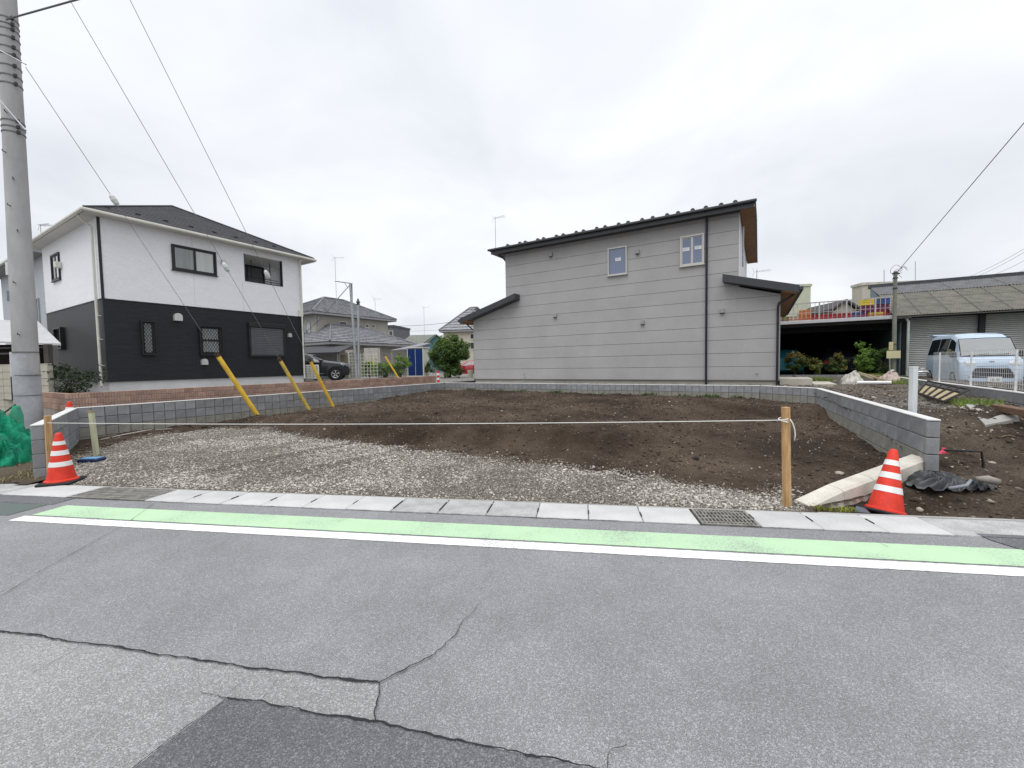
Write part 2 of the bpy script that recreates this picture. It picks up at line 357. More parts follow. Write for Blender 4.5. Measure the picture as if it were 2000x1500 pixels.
sheet('dark_patch', g2(topedge)+[(2.4, -1.5), (-2.0, -1.5)]+g2(leftedge[::-1])[:-1], .008, M_ASPH_OLD, road)
def crack(P, w0, w1, seed=0, amp=.006, z=.011, world=False):
    rg = random.Random(seed); pts = P if world else [Vector(G(x, y)) for x, y in P]; fine = []
    for a, b in zip(pts[:-1], pts[1:]):
        k = max(2, int((b-a).length/.018))
        fine += [a.lerp(b, i/k) for i in range(k)]
    fine.append(pts[-1]); vs = []; fs = []; off = 0; wv = .7
    for i, p in enumerate(fine):
        t = (fine[min(i+1, len(fine)-1)]-fine[max(i-1, 0)]); n = Vector((-t.y, t.x, 0)); n.normalize()
        off = off*.75+rg.uniform(-amp, amp); wv = wv*.82+.18*(rg.uniform(.1, 1.2) if rg.random() > .06 else 2.6); wd = (w0+(w1-w0)*i/len(fine))*wv*rg.uniform(.75, 1.15)*.78
        vs += [(p+n*(off+wd/2)).to_tuple()[:2]+(z,), (p+n*(off-wd/2)).to_tuple()[:2]+(z,)]
        if i: fs.append((2*i-2, 2*i-1, 2*i+1, 2*i))
    me = bpy.data.meshes.new('crack'); me.from_pydata(vs, [], fs); me.materials.append(M_TAR); o = link('crack', me, road); return o
crack(seam, .017, .019, 1, .004); crack(vert, .008, .006, 2); crack([(738, 1337), (790, 1312), (850, 1281), (868, 1262), (890, 1240), (903, 1218), (915, 1205), (940, 1180)], .012, .003, 3)
crack(topedge, .013, .010, 4, .005, .013); crack(leftedge, .007, .007, 5, .003, .013); crack([(390, 1355), (445, 1366)], .004, .006, 6)
crack([(-60, 1200), (0, 1168), (90, 1111), (214, 1043), (245, 1025), (302, 984)], .006, .006, 7, .002)
crack([(487, 1325), (435, 1371)], .003, .003, 8); crack([(545, 1330), (505, 1378)], .0025, .0025, 9); crack([(160, 1262), (60, 1320)], .0025, .0025, 10)
crack([(1186, 1505), (1189, 1471), (1222, 1457)], .006, .004, 11); crack([(1678, 1040), (1735, 1071)], .004, .004, 12, .002)
crack([RP(-14, 3.936), RP(-8, 3.934), RP(-5, 3.937), RP(-2, 3.935), RP(1, 3.937), RP(4, 3.934), RP(9, 3.936)], .010, .010, 20, .004, .0085, True)
tag_spots = []
for x, y, r in tag_spots:
    c = G(x, y); o = sheet('paint_smudge', [(c.x+r*random.uniform(.6, 1)*math.cos(a), c.y+r*.8*random.uniform(.6, 1)*math.sin(a)) for a in [i*.7 for i in range(9)]], .006, m_('faint_paint', (.36, .37, .39), .9, var=.3, scale=60), road)

# ---- the vacant lot: soil terrain
LWALL = [Vector((-6.62, 5.80)), Vector((-8.83, 8.37)), Vector((-2.86, 17.5))]
RWALL = [Vector((7.6, 10.35)), Vector((4.92, 4.93))]
BACKW = [Vector((-2.86, 17.5)), Vector((7.05, 11.75)), Vector((7.6, 10.35))]
PLATEAU = [(-8.7, 9.0), (-7.6, 9.55), (-6.7, 10.2), (-5.4, 9.75), (-3.9, 8.5), (-2.5, 8.05), (-.93, 7.5), (.8, 7.1), (1.75, 6.85), (2.5, 7.3), (3.1, 8.3), (3.7, 9.5), (4.6, 10.0), (6.3, 9.75), (7.3, 9.4), (9, 10.5), (9, 14), (-3, 19.5), (-11, 12)]
LOT = [tuple(RP(-6.95, 4.34)[:2]), (-6.62, 5.8), (-8.9, 8.4), (-2.9, 17.6), (7.1, 11.8), (7.68, 10.35), (4.95, 4.9), (2.95, 4.05), tuple(RP(2.25, 4.34)[:2])]
GRAVEL = [tuple(RP(-6.7, 4.30)[:2]), (-6.75, 5.9), (-7.4, 7.0), (-7.7, 8.2), (-7.6, 8.85), (-6.7, 9.5), (-5.6, 9.25), (-4.6, 8.5), (-3.74, 7.95), (-2.67, 7.6), (-1.43, 6.85), (-.31, 6.2), (.71, 5.72), (1.67, 5.35), (2.05, 4.85), (2.5, 4.62), (2.95, 4.5), (3.1, 4.1), tuple(RP(2.3, 4.30)[:2])]
def nn_(x, y): return .1612*x+.9869*y
def lot_h(x, y):
    n = nn_(x, y); lo = .005+.034*(n-4.36)
    dl = np.abs((x+8.83)*.857-(y-8.37)*.515)
    hp = .35+.014*(y-7.5)-.20*np.exp(-(dl/1.3)**2)*np.clip((16.5-y)/3, 0, 1)
    d = sdist(x, y, PLATEAU)+.22*fbm(x, y, 1.3, 5, 3)
    b = sstep(-.38, .08, d); z = lo*(1-b)+np.maximum(hp, lo)*b
    g = sstep(-.1, .25, sdist(x, y, GRAVEL))
    rough = (1-.75*g)
    edge = np.exp(-((d-.0)/.35)**2)
    rid = 1-2*np.abs(fbm(x, y, 4.5, 35, 3))
    z = z+rough*(.045*fbm(x, y, .8, 21, 3)+(.042+.04*edge)*fbm(x, y, 3.5, 33, 4)+.030*fbm(x, y, 11, 44, 2)+.02*edge*(rid-.6))*sstep(4.3, 5.4, n)
    # wheel ruts with tread marks
    for ax, ay, bx, by in ((1.2, 4.9, 4.6, 8.6), (2.6, 4.6, 5.7, 8.1), (-4.5, 5.6, -1.6, 9.0), (-3.2, 5.4, -.2, 8.6), (-3.5, 9.6, 3.2, 9.0), (-3.3, 11.0, 3.6, 10.4)):
        ex, ey = bx-ax, by-ay; Lq = math.hypot(ex, ey); tq = ((x-ax)*ex+(y-ay)*ey)/Lq; dq = np.abs((x-ax)*ey-(y-ay)*ex)/Lq+.06*fbm(x, y, 1.1, 19, 2)
        mk = np.exp(-(dq/.15)**4)*sstep(0, .4, tq)*sstep(Lq, Lq-.4, tq); z = z-mk*(.022+.009*np.sin(tq*42))+.016*np.exp(-((dq-.22)/.07)**2)*sstep(0, .4, tq)*sstep(Lq, Lq-.4, tq)
    # caterpillar ruts across the plateau
    tr = np.sin((x*.92+y*.4)*9)*.008*b
    return z+tr*(fbm(x, y, .6, 9, 2) > 0)
def drive_h(x, y):
    n = nn_(x, y)
    z = np.interp(n, [4.36, 4.9, 5.7, 6.7, 8.0, 11, 16, 26], [-.03, .0, .14, .38, .53, .60, .66, .62])
    g = lambda cx, cy, h, r, e=1.0: h*np.exp(-(((x-cx)/r)**2+((y-cy)/(r*e))**2))
    z = z+g(7.5, 6.5, .20, .65, .7)+g(9.0, 6.1, .26, .8, .6)+g(6.2, 5.35, -.12, .5, .6)+g(4.0, 4.15, -.10, .7, .5)+g(6.9, 5.6, .06, .4)
    return z+.05*fbm(x, y, 1.6, 71, 4)+.055*fbm(x, y, 6, 81, 3)+.020*fbm(x, y, 18, 91, 2)
PAD = [(-2.95, 17.68), (7.1, 11.87), (14.5, 23.5), (-2, 34), (-9, 27), (-5, 21)]
tag(sheet('house_pad', PAD, .60, m_('pad_gravel', (.26, .25, .23), .95, var=.2, scale=8, bump=.5, bscale=60)), kind='structure')
def verge_h(x, y): return .03+.02*(nn_(x, y)-4.36)+.03*fbm(x, y, 2, 55, 4)
def terrain(name, poly, hf, res, m, x0, x1, y0, y1):
    xs = np.arange(x0, x1, res); ys = np.arange(y0, y1, res); X, Y = np.meshgrid(xs, ys); Z = hf(X, Y); S = sdist(X, Y, poly)
    keep = S > -res*.9; idx = -np.ones(X.shape, int); idx[keep] = np.arange(keep.sum())
    V = np.stack([X[keep], Y[keep], Z[keep]], 1)
    q = keep[:-1, :-1] & keep[1:, :-1] & keep[:-1, 1:] & keep[1:, 1:]
    Fq = np.stack([idx[:-1, :-1][q], idx[:-1, 1:][q], idx[1:, 1:][q], idx[1:, :-1][q]], 1)
    me = bpy.data.meshes.new(name); me.vertices.add(len(V)); me.vertices.foreach_set('co', V.astype(np.float32).ravel())
    me.loops.add(Fq.size); me.loops.foreach_set('vertex_index', Fq.astype(np.int32).ravel()); me.polygons.add(len(Fq))
    me.polygons.foreach_set('loop_start', np.arange(0, Fq.size, 4, dtype=np.int32)); me.update(calc_edges=True); me.validate()
    me.materials.append(m)
    for p in me.polygons: p.use_smooth = True
    return link(name, me), V
def soil_mat(name, dark, light, stony):
    m = bpy.data.materials.new(name); m.use_nodes = True; t = m.node_tree; p = t.nodes['Principled BSDF']; A = t.nodes.new; K = t.links.new
    p.inputs['Roughness'].default_value = .95; p.inputs['Specular IOR Level'].default_value = .15
    tcn = A('ShaderNodeTexCoord'); v = tcn.outputs['Object']
    a = A('ShaderNodeTexNoise'); a.inputs['Scale'].default_value = .55; a.inputs['Detail'].default_value = 8; a.inputs['Roughness'].default_value = .65; K(v, a.inputs['Vector'])
    r = A('ShaderNodeValToRGB'); e = r.color_ramp.elements; e[0].position = .40; e[0].color = (*dark, 1); e[1].position = .64; e[1].color = (*light, 1); K(a.outputs[0], r.inputs[0])
    c = A('ShaderNodeTexNoise'); c.inputs['Scale'].default_value = 55; c.inputs['Detail'].default_value = 4; K(v, c.inputs['Vector'])
    mr = A('ShaderNodeMapRange'); mr.inputs[1].default_value = .3; mr.inputs[2].default_value = .7; mr.inputs[3].default_value = .62; mr.inputs[4].default_value = 1.35; K(c.outputs[0], mr.inputs[0])
    s = A('ShaderNodeVectorMath'); s.operation = 'SCALE'; K(r.outputs[0], s.inputs[0]); K(mr.outputs[0], s.inputs['Scale'])
    at = A('ShaderNodeAttribute'); at.attribute_name = 'gravel'
    mx = A('ShaderNodeMixRGB'); K(at.outputs['Fac'], mx.inputs[0]); K(s.outputs[0], mx.inputs[1])
    vo = A('ShaderNodeTexVoronoi'); vo.inputs['Scale'].default_value = 60; K(v, vo.inputs['Vector']); sp = A('ShaderNodeSeparateColor'); K(vo.outputs['Color'], sp.inputs[0])
    r2 = A('ShaderNodeValToRGB'); e = r2.color_ramp.elements; e[0].color = (.085, .072, .058, 1); e[1].color = tuple(stony)+(1,); K(sp.outputs[0], r2.inputs[0]); K(r2.outputs[0], mx.inputs[2])
    K(mx.outputs[0], p.inputs['Base Color'])
    b = A('ShaderNodeBump'); b.inputs['Strength'].default_value = 1.0; b.inputs['Distance'].default_value = .035; K(c.outputs[0], b.inputs['Height']); K(b.outputs[0], p.inputs['Normal'])
    return m
M_SOIL = soil_mat('brown_soil', (.040, .028, .020), (.112, .083, .062), (.24, .22, .19))
lot, V = terrain('lot_ground', LOT, lot_h, .055, M_SOIL, -9.2, 8.0, 3.6, 17.8)
tag(lot, kind='structure')
at = lot.data.attributes.new('gravel', 'FLOAT', 'POINT')
gd = sdist(V[:, 0], V[:, 1], GRAVEL)+.18*fbm(V[:, 0], V[:, 1], 2.2, 13, 4)
at.data.foreach_set('value', (sstep(-.12, .3, gd)*.85).astype(np.float32))
DRIVE = [tuple(RP(2.3, 4.34)[:2]), (3.0, 4.1), (4.95, 4.95), (7.65, 10.4), (7.2, 11.9), (-3, 17.7), (-3.0, 20.5), (26, 30), (26, 1.2), tuple(RP(18, 4.34)[:2])]
drv, V2 = terrain('driveway_ground', DRIVE, drive_h, .075, soil_mat('driveway_soil', (.042, .030, .021), (.150, .122, .095), (.3, .29, .27)), 1.5, 20, 1.6, 21)
tag(drv, kind='structure')
at = drv.data.attributes.new('gravel', 'FLOAT', 'POINT')
gg = np.exp(-(((V2[:, 0]-8.4)/1.0)**2+((V2[:, 1]-8.3)/.7)**2))+.45*sstep(6.6, 9, nn_(V2[:, 0], V2[:, 1]))*(.6+fbm(V2[:, 0], V2[:, 1], 1.1, 3, 3))
at.data.foreach_set('value', np.clip(gg, 0, .9).astype(np.float32))
VERGE = [tuple(RP(-20, 4.34)[:2]), tuple(RP(-6.95, 4.34)[:2]), (-6.62, 5.85), (-8.85, 8.4), (-9.6, 9.3), (-13, 14), (-30, 16)]
vg, V3 = terrain('verge_ground', VERGE, verge_h, .09, soil_mat('verge_soil', (.07, .055, .04), (.14, .115, .085), (.2, .19, .16)), -22, -6.4, 4.5, 14)
tag(vg, kind='structure'); vg.data.attributes.new('gravel', 'FLOAT', 'POINT')
# yard behind the brick wall (higher), ground round the houses
M_YARD = m_('yard_gravel', (.23, .22, .2), .95, var=.25, scale=6, bump=.5, bscale=60, fine=.25)
ybase = Vector((-9.43, 8.73, 0))
yp = [ybase-UU*.1, ybase-UU*26, ybase-UU*26+BB*40, ybase-UU*.1+BB*40]
me = bpy.data.meshes.new('yard_ground'); me.from_pydata([(yp[0].x, yp[0].y, .76), (yp[1].x, yp[1].y, .76), *[(( ybase-UU*26+BB*11).x, (ybase-UU*26+BB*11).y, .72), ((ybase+BB*11).x, (ybase+BB*11).y, .72)], ((ybase-UU*26+BB*17).x, (ybase-UU*26+BB*17).y, .70), ((ybase+UU*1+BB*17).x, (ybase+UU*1+BB*17).y, .70), (-40, 70, .6), (14, 60, .6)], [], [(0, 1, 2, 3), (3, 2, 4, 5), (5, 4, 6, 7)])
me.materials.append(M_YARD); tag(link('yard_ground', me), kind='structure')

# ---- loose stones: gravel bed, pebbles and clods in the soil
def stones(name, P, S, m, flat=.55, seed=1, octa=False):
    rg = np.random.default_rng(seed); n = len(P)
    t = (1+5**.5)/2
    iv = np.array([(-1,t,0),(1,t,0),(-1,-t,0),(1,-t,0),(0,-1,t),(0,1,t),(0,-1,-t),(0,1,-t),(t,0,-1),(t,0,1),(-t,0,-1),(-t,0,1)])/1.9
    IF = np.array([(0,11,5),(0,5,1),(0,1,7),(0,7,10),(0,10,11),(1,5,9),(5,11,4),(11,10,2),(10,7,6),(7,1,8),(3,9,4),(3,4,2),(3,2,6),(3,6,8),(3,8,9),(4,9,5),(2,4,11),(6,2,10),(8,6,7),(9,8,1)])
    if octa: iv = np.array([(1,0,0),(-1,0,0),(0,1,0),(0,-1,0),(0,0,1),(0,0,-1)], float); IF = np.array([(0,2,4),(2,1,4),(1,3,4),(3,0,4),(2,0,5),(1,2,5),(3,1,5),(0,3,5)])
    nv, nf = len(iv), len(IF)
    W = iv[None]*(1+rg.uniform(-.32, .32, (n, nv, 1)))*np.stack([rg.uniform(.75, 1.35, n), rg.uniform(.65, 1.05, n), rg.uniform(flat*.7, flat*1.3, n)], 1)[:, None]
    a = rg.uniform(0, 6.28, n); tl = rg.normal(0, .3, n)
    y, z = W[..., 1]*np.cos(tl)[:, None]-W[..., 2]*np.sin(tl)[:, None], W[..., 1]*np.sin(tl)[:, None]+W[..., 2]*np.cos(tl)[:, None]
    x = W[..., 0]; x, y = x*np.cos(a)[:, None]-y*np.sin(a)[:, None], x*np.sin(a)[:, None]+y*np.cos(a)[:, None]
    W = np.stack([x, y, z], 2)*S[:, None, None]+P[:, None]
    Fs = (IF[None]+nv*np.arange(n)[:, None, None]).reshape(-1)
    me = bpy.data.meshes.new(name); me.vertices.add(n*nv); me.vertices.foreach_set('co', W.astype(np.float32).ravel())
    me.loops.add(len(Fs)); me.loops.foreach_set('vertex_index', Fs.astype(np.int32)); me.polygons.add(n*nf)
    me.polygons.foreach_set('loop_start', np.arange(0, len(Fs), 3, dtype=np.int32)); me.update(calc_edges=True); me.materials.append(m)
    return link(name, me)
def scatter(n, x0, x1, y0, y1, seed): 
    rg = np.random.default_rng(seed); return rg.uniform(x0, x1, n), rg.uniform(y0, y1, n), rg
M_STONE = mat('gravel_stone', (.42, .395, .355), .9, var=.1, scale=20, island=.55)
M_PEB = mat('pale_pebble', (.31, .275, .23), .9, var=.1, scale=20, island=.5)
M_CLOD = mat('soil_clod', (.070, .051, .038), .95, var=.25, scale=30, island=.4)
x, y, rg = scatter(260000, -8, 3.3, 4.0, 9.7, 5)
d = sdist(x, y, GRAVEL)+.18*fbm(x, y, 2.2, 13, 4); dens = .17+1.0*fbm(x, y, .9, 61, 3)+.7*fbm(x, y, 3.1, 62, 2)+.30*np.exp(-((nn_(x, y)-4.75)/.3)**2)+.30*np.exp(-((d-.12)/.14)**2)+.25*sstep(.5, 2.5, x)
k = (d > -.24) & (rg.random(len(x)) < np.clip(dens, .06, 1)*sstep(-.25, .45, d)) & (nn_(x, y) > 4.37) & (sdist(x, y, LOT) > .05)
x, y = x[k], y[k]; S = np.minimum(.0082*np.exp(rg.normal(0, .45, len(x))), .020); 
tag(stones('gravel', np.stack([x, y, lot_h(x, y)+S*.25], 1), S, M_STONE, .55, 2), 'pale crushed gravel spread over the front of the vacant lot', 'gravel', kind='stuff')
M_FINE = mat('fine_gravel', (.285, .262, .225), .9, var=.1, scale=20, island=.6)
x, y, rg = scatter(230000, -8, 3.3, 4.0, 9.7, 15)
d = sdist(x, y, GRAVEL)+.18*fbm(x, y, 2.2, 13, 4); k = (d > -.25) & (rg.random(len(x)) < sstep(-.3, .15, d)) & (nn_(x, y) > 4.37) & (sdist(x, y, LOT) > .05); x, y = x[k], y[k]; S = .0072*np.exp(rg.normal(0, .4, len(x)))
tag(stones('fine_gravel', np.stack([x, y, lot_h(x, y)+S*.2], 1), S, M_FINE, .6, 12, True), 'fine grey brown gravel between the paler stones of the lot', 'gravel', kind='stuff')
x, y, rg = scatter(42000, -8.6, 7.6, 4.3, 17, 6)
d = sdist(x, y, LOT); k = (d > .08) & (rg.random(len(x)) < .16+.9*np.clip(fbm(x, y, 1.2, 77, 3), 0, 1)+.5*sstep(-1.2, 0, sdist(x, y, GRAVEL))) & (sdist(x, y, GRAVEL) < .1)
x, y = x[k], y[k]; S = .0062*np.exp(rg.normal(0, .5, len(x)))
tag(stones('pebbles', np.stack([x, y, lot_h(x, y)+S*.2], 1), S, M_PEB, .55, 3), 'pale pebbles scattered over the brown soil of the lot', 'pebbles', kind='stuff')
x, y, rg = scatter(60000, -8.6, 7.6, 4.3, 17, 8)
k = (sdist(x, y, LOT) > .05) & (sdist(x, y, GRAVEL) < 0) & (rg.random(len(x)) < .25+.9*np.clip(fbm(x, y, 1.7, 17, 3), 0, 1)); x, y = x[k], y[k]; S = .014*np.exp(rg.normal(0, .45, len(x)))
tag(stones('soil_clods', np.stack([x, y, lot_h(x, y)+S*.1], 1), S, M_CLOD, .7, 4), 'crumbled clods of brown soil over the vacant lot', 'soil', kind='stuff')
x, y, rg = scatter(34000, 3, 15, 3.4, 16, 9)
k = (sdist(x, y, DRIVE) > .1) & (rg.random(len(x)) < .35+np.clip(fbm(x, y, 1.3, 27, 3), -.2, .7)); x, y = x[k], y[k]; S = .0095*np.exp(rg.normal(0, .5, len(x)))
tag(stones('driveway_pebbles', np.stack([x, y, drive_h(x, y)+S*.2], 1), S, M_PEB, .55, 5), 'pale stones scattered over the dug-up driveway soil', 'pebbles', kind='stuff')
x, y, rg = scatter(22000, 3, 14, 3.4, 12, 10)
k = (sdist(x, y, DRIVE) > .1); x, y = x[k], y[k]; S = .012*np.exp(rg.normal(0, .5, len(x)))
tag(stones('driveway_clods', np.stack([x, y, drive_h(x, y)-S*.1], 1), S, M_CLOD, .6, 6), 'dark clods of soil heaped beside the driveway', 'soil', kind='stuff')
# ================================================================ GUTTER, KERB, WALLS
def rfn(x, y, z): p = RD*x+RN*y; return (p.x, p.y, z)
gut = tag(MB().box(-40, 40, 3.942, 4.352, -.28, -.105, rfn).build('gutter', m_('gutter_dark', (.10, .10, .095), .95, var=.2)), kind='structure')
M_SLAB = obj_rand(mat('slab_concrete', (.50, .505, .50), .9, var=.09, scale=2.0, bump=.25, bscale=120, fine=.07), .05)
M_SLAB2 = obj_rand(mat('slab_rough', (.40, .405, .40), .95, var=.14, scale=5, bump=.5, bscale=110, fine=.22), .06)
M_SLOT = m_('slot_dark', (.05, .05, .05), .95, var=0)
M_GRATE = m_('grate_steel', (.27, .26, .235), .7, metal=.25, var=.25, scale=12)
def slab(s0, s1, m, z=.0):
    c = RP((s0+s1)/2, 4.148); l = s1-s0-.006
    me = MB().cbox(-l/2, l/2, -.204, .204, -.10, .012, .008).mesh('cover_slab', m)
    o = link('cover_slab', me, gut, (c.x, c.y, z+random.uniform(-.003, .003)), (random.uniform(-.004, .004), random.uniform(-.003, .003), math.atan2(RD.y, RD.x)+random.uniform(-.003, .003))); return o
def slot(s, n0=.02, n1=.13):
    MB().box(s-.005, s+.005, 4.148+n0, 4.148+n1, -.09, .0175, rfn).build('lifting_slot', M_SLOT, gut)
edges = [-4.96+.5035*i for i in range(13)]
for i in range(12):
    rough = i in (6, 7, 8); slab(edges[i], edges[i+1], M_SLAB2 if rough else M_SLAB)
    if i: slot(edges[i], *((-.05, .05) if i < 6 else ((-.13, .10) if i < 9 else (-.06, .03))))
for i in range(3): slab(1.60+.5*i, 2.10+.5*i, M_SLAB); slot(1.60+.5*i, -.02, .09)
for i in range(18): slab(-6.06-.98*(i+1), -6.06-.98*i, M_SLAB2 if i % 3 else M_SLAB)
for i in range(12): slab(3.10+1.0*i, 4.10+1.0*i, M_SLAB2, -.004)
MB().box(-40, 40, 4.356, 4.40, -.25, .006, rfn).build('gutter_lip', CONC, gut)
def grate(s0, s1, n):
    g = MB()
    g.box(s0, s1, 3.95, 3.975, -.08, .012, rfn).box(s0, s1, 4.325, 4.35, -.08, .012, rfn).box(s0, s0+.02, 3.975, 4.325, -.08, .012, rfn).box(s1-.02, s1, 3.975, 4.325, -.08, .012, rfn)
    o = g.build('grate', M_GRATE, gut); 
    for i in range(n):
        s = s0+.03+(s1-s0-.06)*(i+.5)/n; MB().box(s-.006, s+.006, 3.977, 4.323, -.06, .0105, rfn).build('bar', M_GRATE, o)
    for j in range(4):
        q = 3.985+.09*j+.03; MB().box(s0+.021, s1-.021, q-.008, q+.008, -.05, .0125, rfn).build('cross_bar', M_GRATE, o)
    return o
grate(1.10, 1.595, 13); grate(-5.50, -4.965, 22); grate(-6.05, -5.505, 22)
# kerb stones climbing to the end of the block wall
M_KERB = obj_rand(mat('kerb_concrete', (.60, .575, .52), .9, var=.14, scale=5, bump=.3, bscale=70, fine=.1, col2=(.45, .42, .36)), .05)
k0, k1 = Vector((2.98, 4.10, 0)), Vector((4.98, 4.92, 0)); kd = (k1-k0).normalized(); kn = Vector((-kd.y, kd.x, 0)); KL = (k1-k0).length
kerb = tag(MB().box(0, KL, .03, .12, -.25, -.10, lambda x, y, z: tuple(k0+kd*x+kn*y+Vector((0, 0, z+.09*x)))).build('kerb', CONC), kind='structure')
for i in range(4):
    a, b = i*KL/4+.004, (i+1)*KL/4-.004; vs = []
    for x in (a, b):
        zt = .065+.105*x if i else (.03 if x < .1 else .065+.105*x)
        for y, z in ((-.02, zt-.22), (.0, zt-.03), (.03, zt-.008), (.15, zt+.012), (.165, zt-.0), (.17, zt-.2)): vs.append(k0+kd*x+kn*y+Vector((0, 0, z)))
    MB().add(vs, [(j, (j+1) % 6, 6+(j+1) % 6, 6+j) for j in range(6)]+[(5, 4, 3, 2, 1, 0), (6, 7, 8, 9, 10, 11)]).build('kerb_stone', M_KERB, kerb)

M_BLK = obj_rand(mat('block_grey', (.265, .27, .282), .9, var=.12, scale=4, bump=.3, bscale=90, fine=.12), .14)
M_BLKP = obj_rand(mat('block_stained', (.30, .29, .255), .92, var=.16, scale=5, bump=.3, bscale=90, fine=.1, col2=(.2, .195, .17)), .06)
M_MORT = m_('mortar', (.22, .22, .215), .95, var=.1, bump=.2)
M_CAPW = m_('wall_cap', (.62, .62, .61), .85, var=.07, scale=5, bump=.15)
def blk(name, l, h, t, m, halves=2, ch=.006):
    mb = MB(); q = l/halves
    for i in range(halves): mb.cbox(i*q+.004, (i+1)*q-.004, 0, t, .003, h-.003, ch)
    return mb.mesh(name, m)
def block_wall(name, label, p0, p1, ztop, mats, unit=.4, h=.2, t=.12, cap=True, halves=2, cat='wall', side=1, cname='block', capm=None, mort=None, ch=.006):
    p0 = Vector((p0[0], p0[1], 0)); p1 = Vector((p1[0], p1[1], 0)); d = p1-p0; Ln = d.length; ang = math.atan2(d.y, d.x)
    n = max(1, round(Ln/unit)); uu = Ln/n
    w = thing(name, label, cat, p0, ang)
    meshes = {}
    zb = ztop-h*len(mats)-(.02 if cap else 0)
    for c, m in enumerate(mats):   # from the top down
        z = ztop-(.02 if cap else 0)-h*(c+1)
        key = m.name
        if key not in meshes: meshes[key] = blk(cname, uu-.004, h-.004, t, m, halves, ch)
        for i in range(n): link(cname, meshes[key], w, (i*uu+.002, 0 if side > 0 else -t, z+.002))
    core = MB().box(.01, Ln-.01, .02 if side > 0 else -t+.02, t-.02 if side > 0 else -.02, zb-.3, ztop-(.02 if cap else 0)-.004).build('mortar', mort or M_MORT, w)
    if cap: MB().cbox(0, Ln, -.002 if side > 0 else -t-.002, t+.002 if side > 0 else .002, ztop-.02, ztop, .005).build('cap', capm or M_CAPW, w)
    return w
block_wall('block_wall', 'short grey concrete block wall beside the concrete pole, ending behind the traffic cone', LWALL[0], LWALL[1], .77, [M_BLK]*4, side=1)
block_wall('block_wall', 'long grey concrete block wall below the red-brown brick wall, with yellow guy guards before it', LWALL[1], LWALL[2], .77, [M_BLK, M_BLK, M_BLKP, M_BLKP], side=1)
block_wall('block_wall', 'low grey concrete block wall along the foot of the grey sided house', BACKW[0], BACKW[1], .77, [M_BLK, M_BLKP, M_BLKP], side=1)
block_wall('block_wall', 'stub of grey block wall linking the grey house wall to the driveway wall', BACKW[1], BACKW[2], .77, [M_BLK, M_BLKP], side=1)
rw = block_wall('block_wall', 'grey concrete block wall along the driveway with a pier of blocks at its end', RWALL[0], RWALL[1], .77, [M_BLK, M_BLK, M_BLKP, M_BLKP], side=1, halves=2)
Lr = (RWALL[1]-RWALL[0]).length; mp = blk('block', .10, .196, .12, M_BLK, 1); MB().cbox(Lr+.002, Lr+.108, -.002, .122, .75, .77, .005).build('cap', M_CAPW, rw)
for c in range(4):
    link('block', mp, rw, (Lr+.002, .0, .75-.2*(c+1)+.002))
# red-brown ribbed brick wall of the white house
M_BRK = obj_rand(mat('brick_redbrown', (.42, .275, .215), .9, var=.12, scale=6, bump=.3, bscale=80, fine=.12), .2)
def ribbrick(l, h, t, m):
    mb = MB()
    q = l/4
    for i in range(4): mb.cbox(i*q+.002, (i+1)*q-.002, 0, t-.02, .002, h-.002, .004)
    return mb.mesh('brick', m)
def brick_wall(label, p0, p1, ztop, rows, l=.19, h=.125):
    p0 = Vector((p0[0], p0[1], 0)); d = Vector((p1[0], p1[1], 0))-p0; Ln = d.length; n = round(Ln/l); uu = Ln/n
    w = thing('brick_wall', label, 'wall', p0, math.atan2(d.y, d.x)); me = ribbrick(uu-.008, h-.008, .11, M_BRK)
    for c in range(rows):
        o = .5*uu if c % 2 else 0
        for i in range(n-(1 if c % 2 else 0)): link('brick', me, w, (i*uu+.004+o, 0, ztop-h*(c+1)+.004))
    MB().box(.01, Ln-.01, .012, .085, ztop-h*rows-.6, ztop-.012).build('mortar', m_('brick_mortar', (.33, .29, .26), .95, var=.15), w)
    return w
brick_wall('red-brown ribbed brick wall in two rows below the white and black house', ybase, ybase+BB*11.65, 1.045, 3, .19)
brick_wall('short return of red-brown brick wall by the dark fence post', ybase-UU*3.0, ybase-UU*.1, 1.045, 3)
# wall with mesh fence in front of the van
vw0 = Vector((9.51, 7.7, 0))-BB*2.4; vw1 = Vector((9.51, 7.7, 0))+BB*8.6
block_wall('block_wall', 'low grey block wall carrying the wire mesh fence in front of the blue van', vw1, vw0, .80, [M_BLK, M_BLK, M_BLKP], side=1)
# cream wall behind the utility pole
M_CREAM = obj_rand(mat('cream_block', (.50, .475, .40), .9, var=.08, scale=4, bump=.3, bscale=80, col2=(.42, .40, .34)), .05)
cw1 = D(95, 760, 11.6); cw0 = Vector((cw1.x-8.0*RD.x, cw1.y-8.0*RD.y, 0))
cwl = block_wall('block_wall', 'cream concrete block garden wall standing behind the utility pole', cw0, (cw1.x, cw1.y), 1.74, [M_CREAM]*9, side=1, halves=1, t=.14, cap=True, capm=m_('cream_cap', (.52, .50, .43), .9, var=.1), mort=m_('cream_mortar', (.3, .29, .26), .95))
vb = MB(); lx = (D(4, 722, 11.5)-Vector((cw0.x, cw0.y, 0))).dot(RD)
for dx in (-.17, .03): vb.prism([(lx+dx, 1.36), (lx+dx+.14, 1.36), (lx+dx+.07, 1.47)], -.006, .02, lambda a, b, o: (a, o-.002, b)); vb.prism([(lx+dx, 1.50), (lx+dx+.14, 1.50), (lx+dx+.07, 1.485)], -.006, .02, lambda a, b, o: (a, o-.002, b))
vb.build('vent_opening', M_SLOT, cwl)
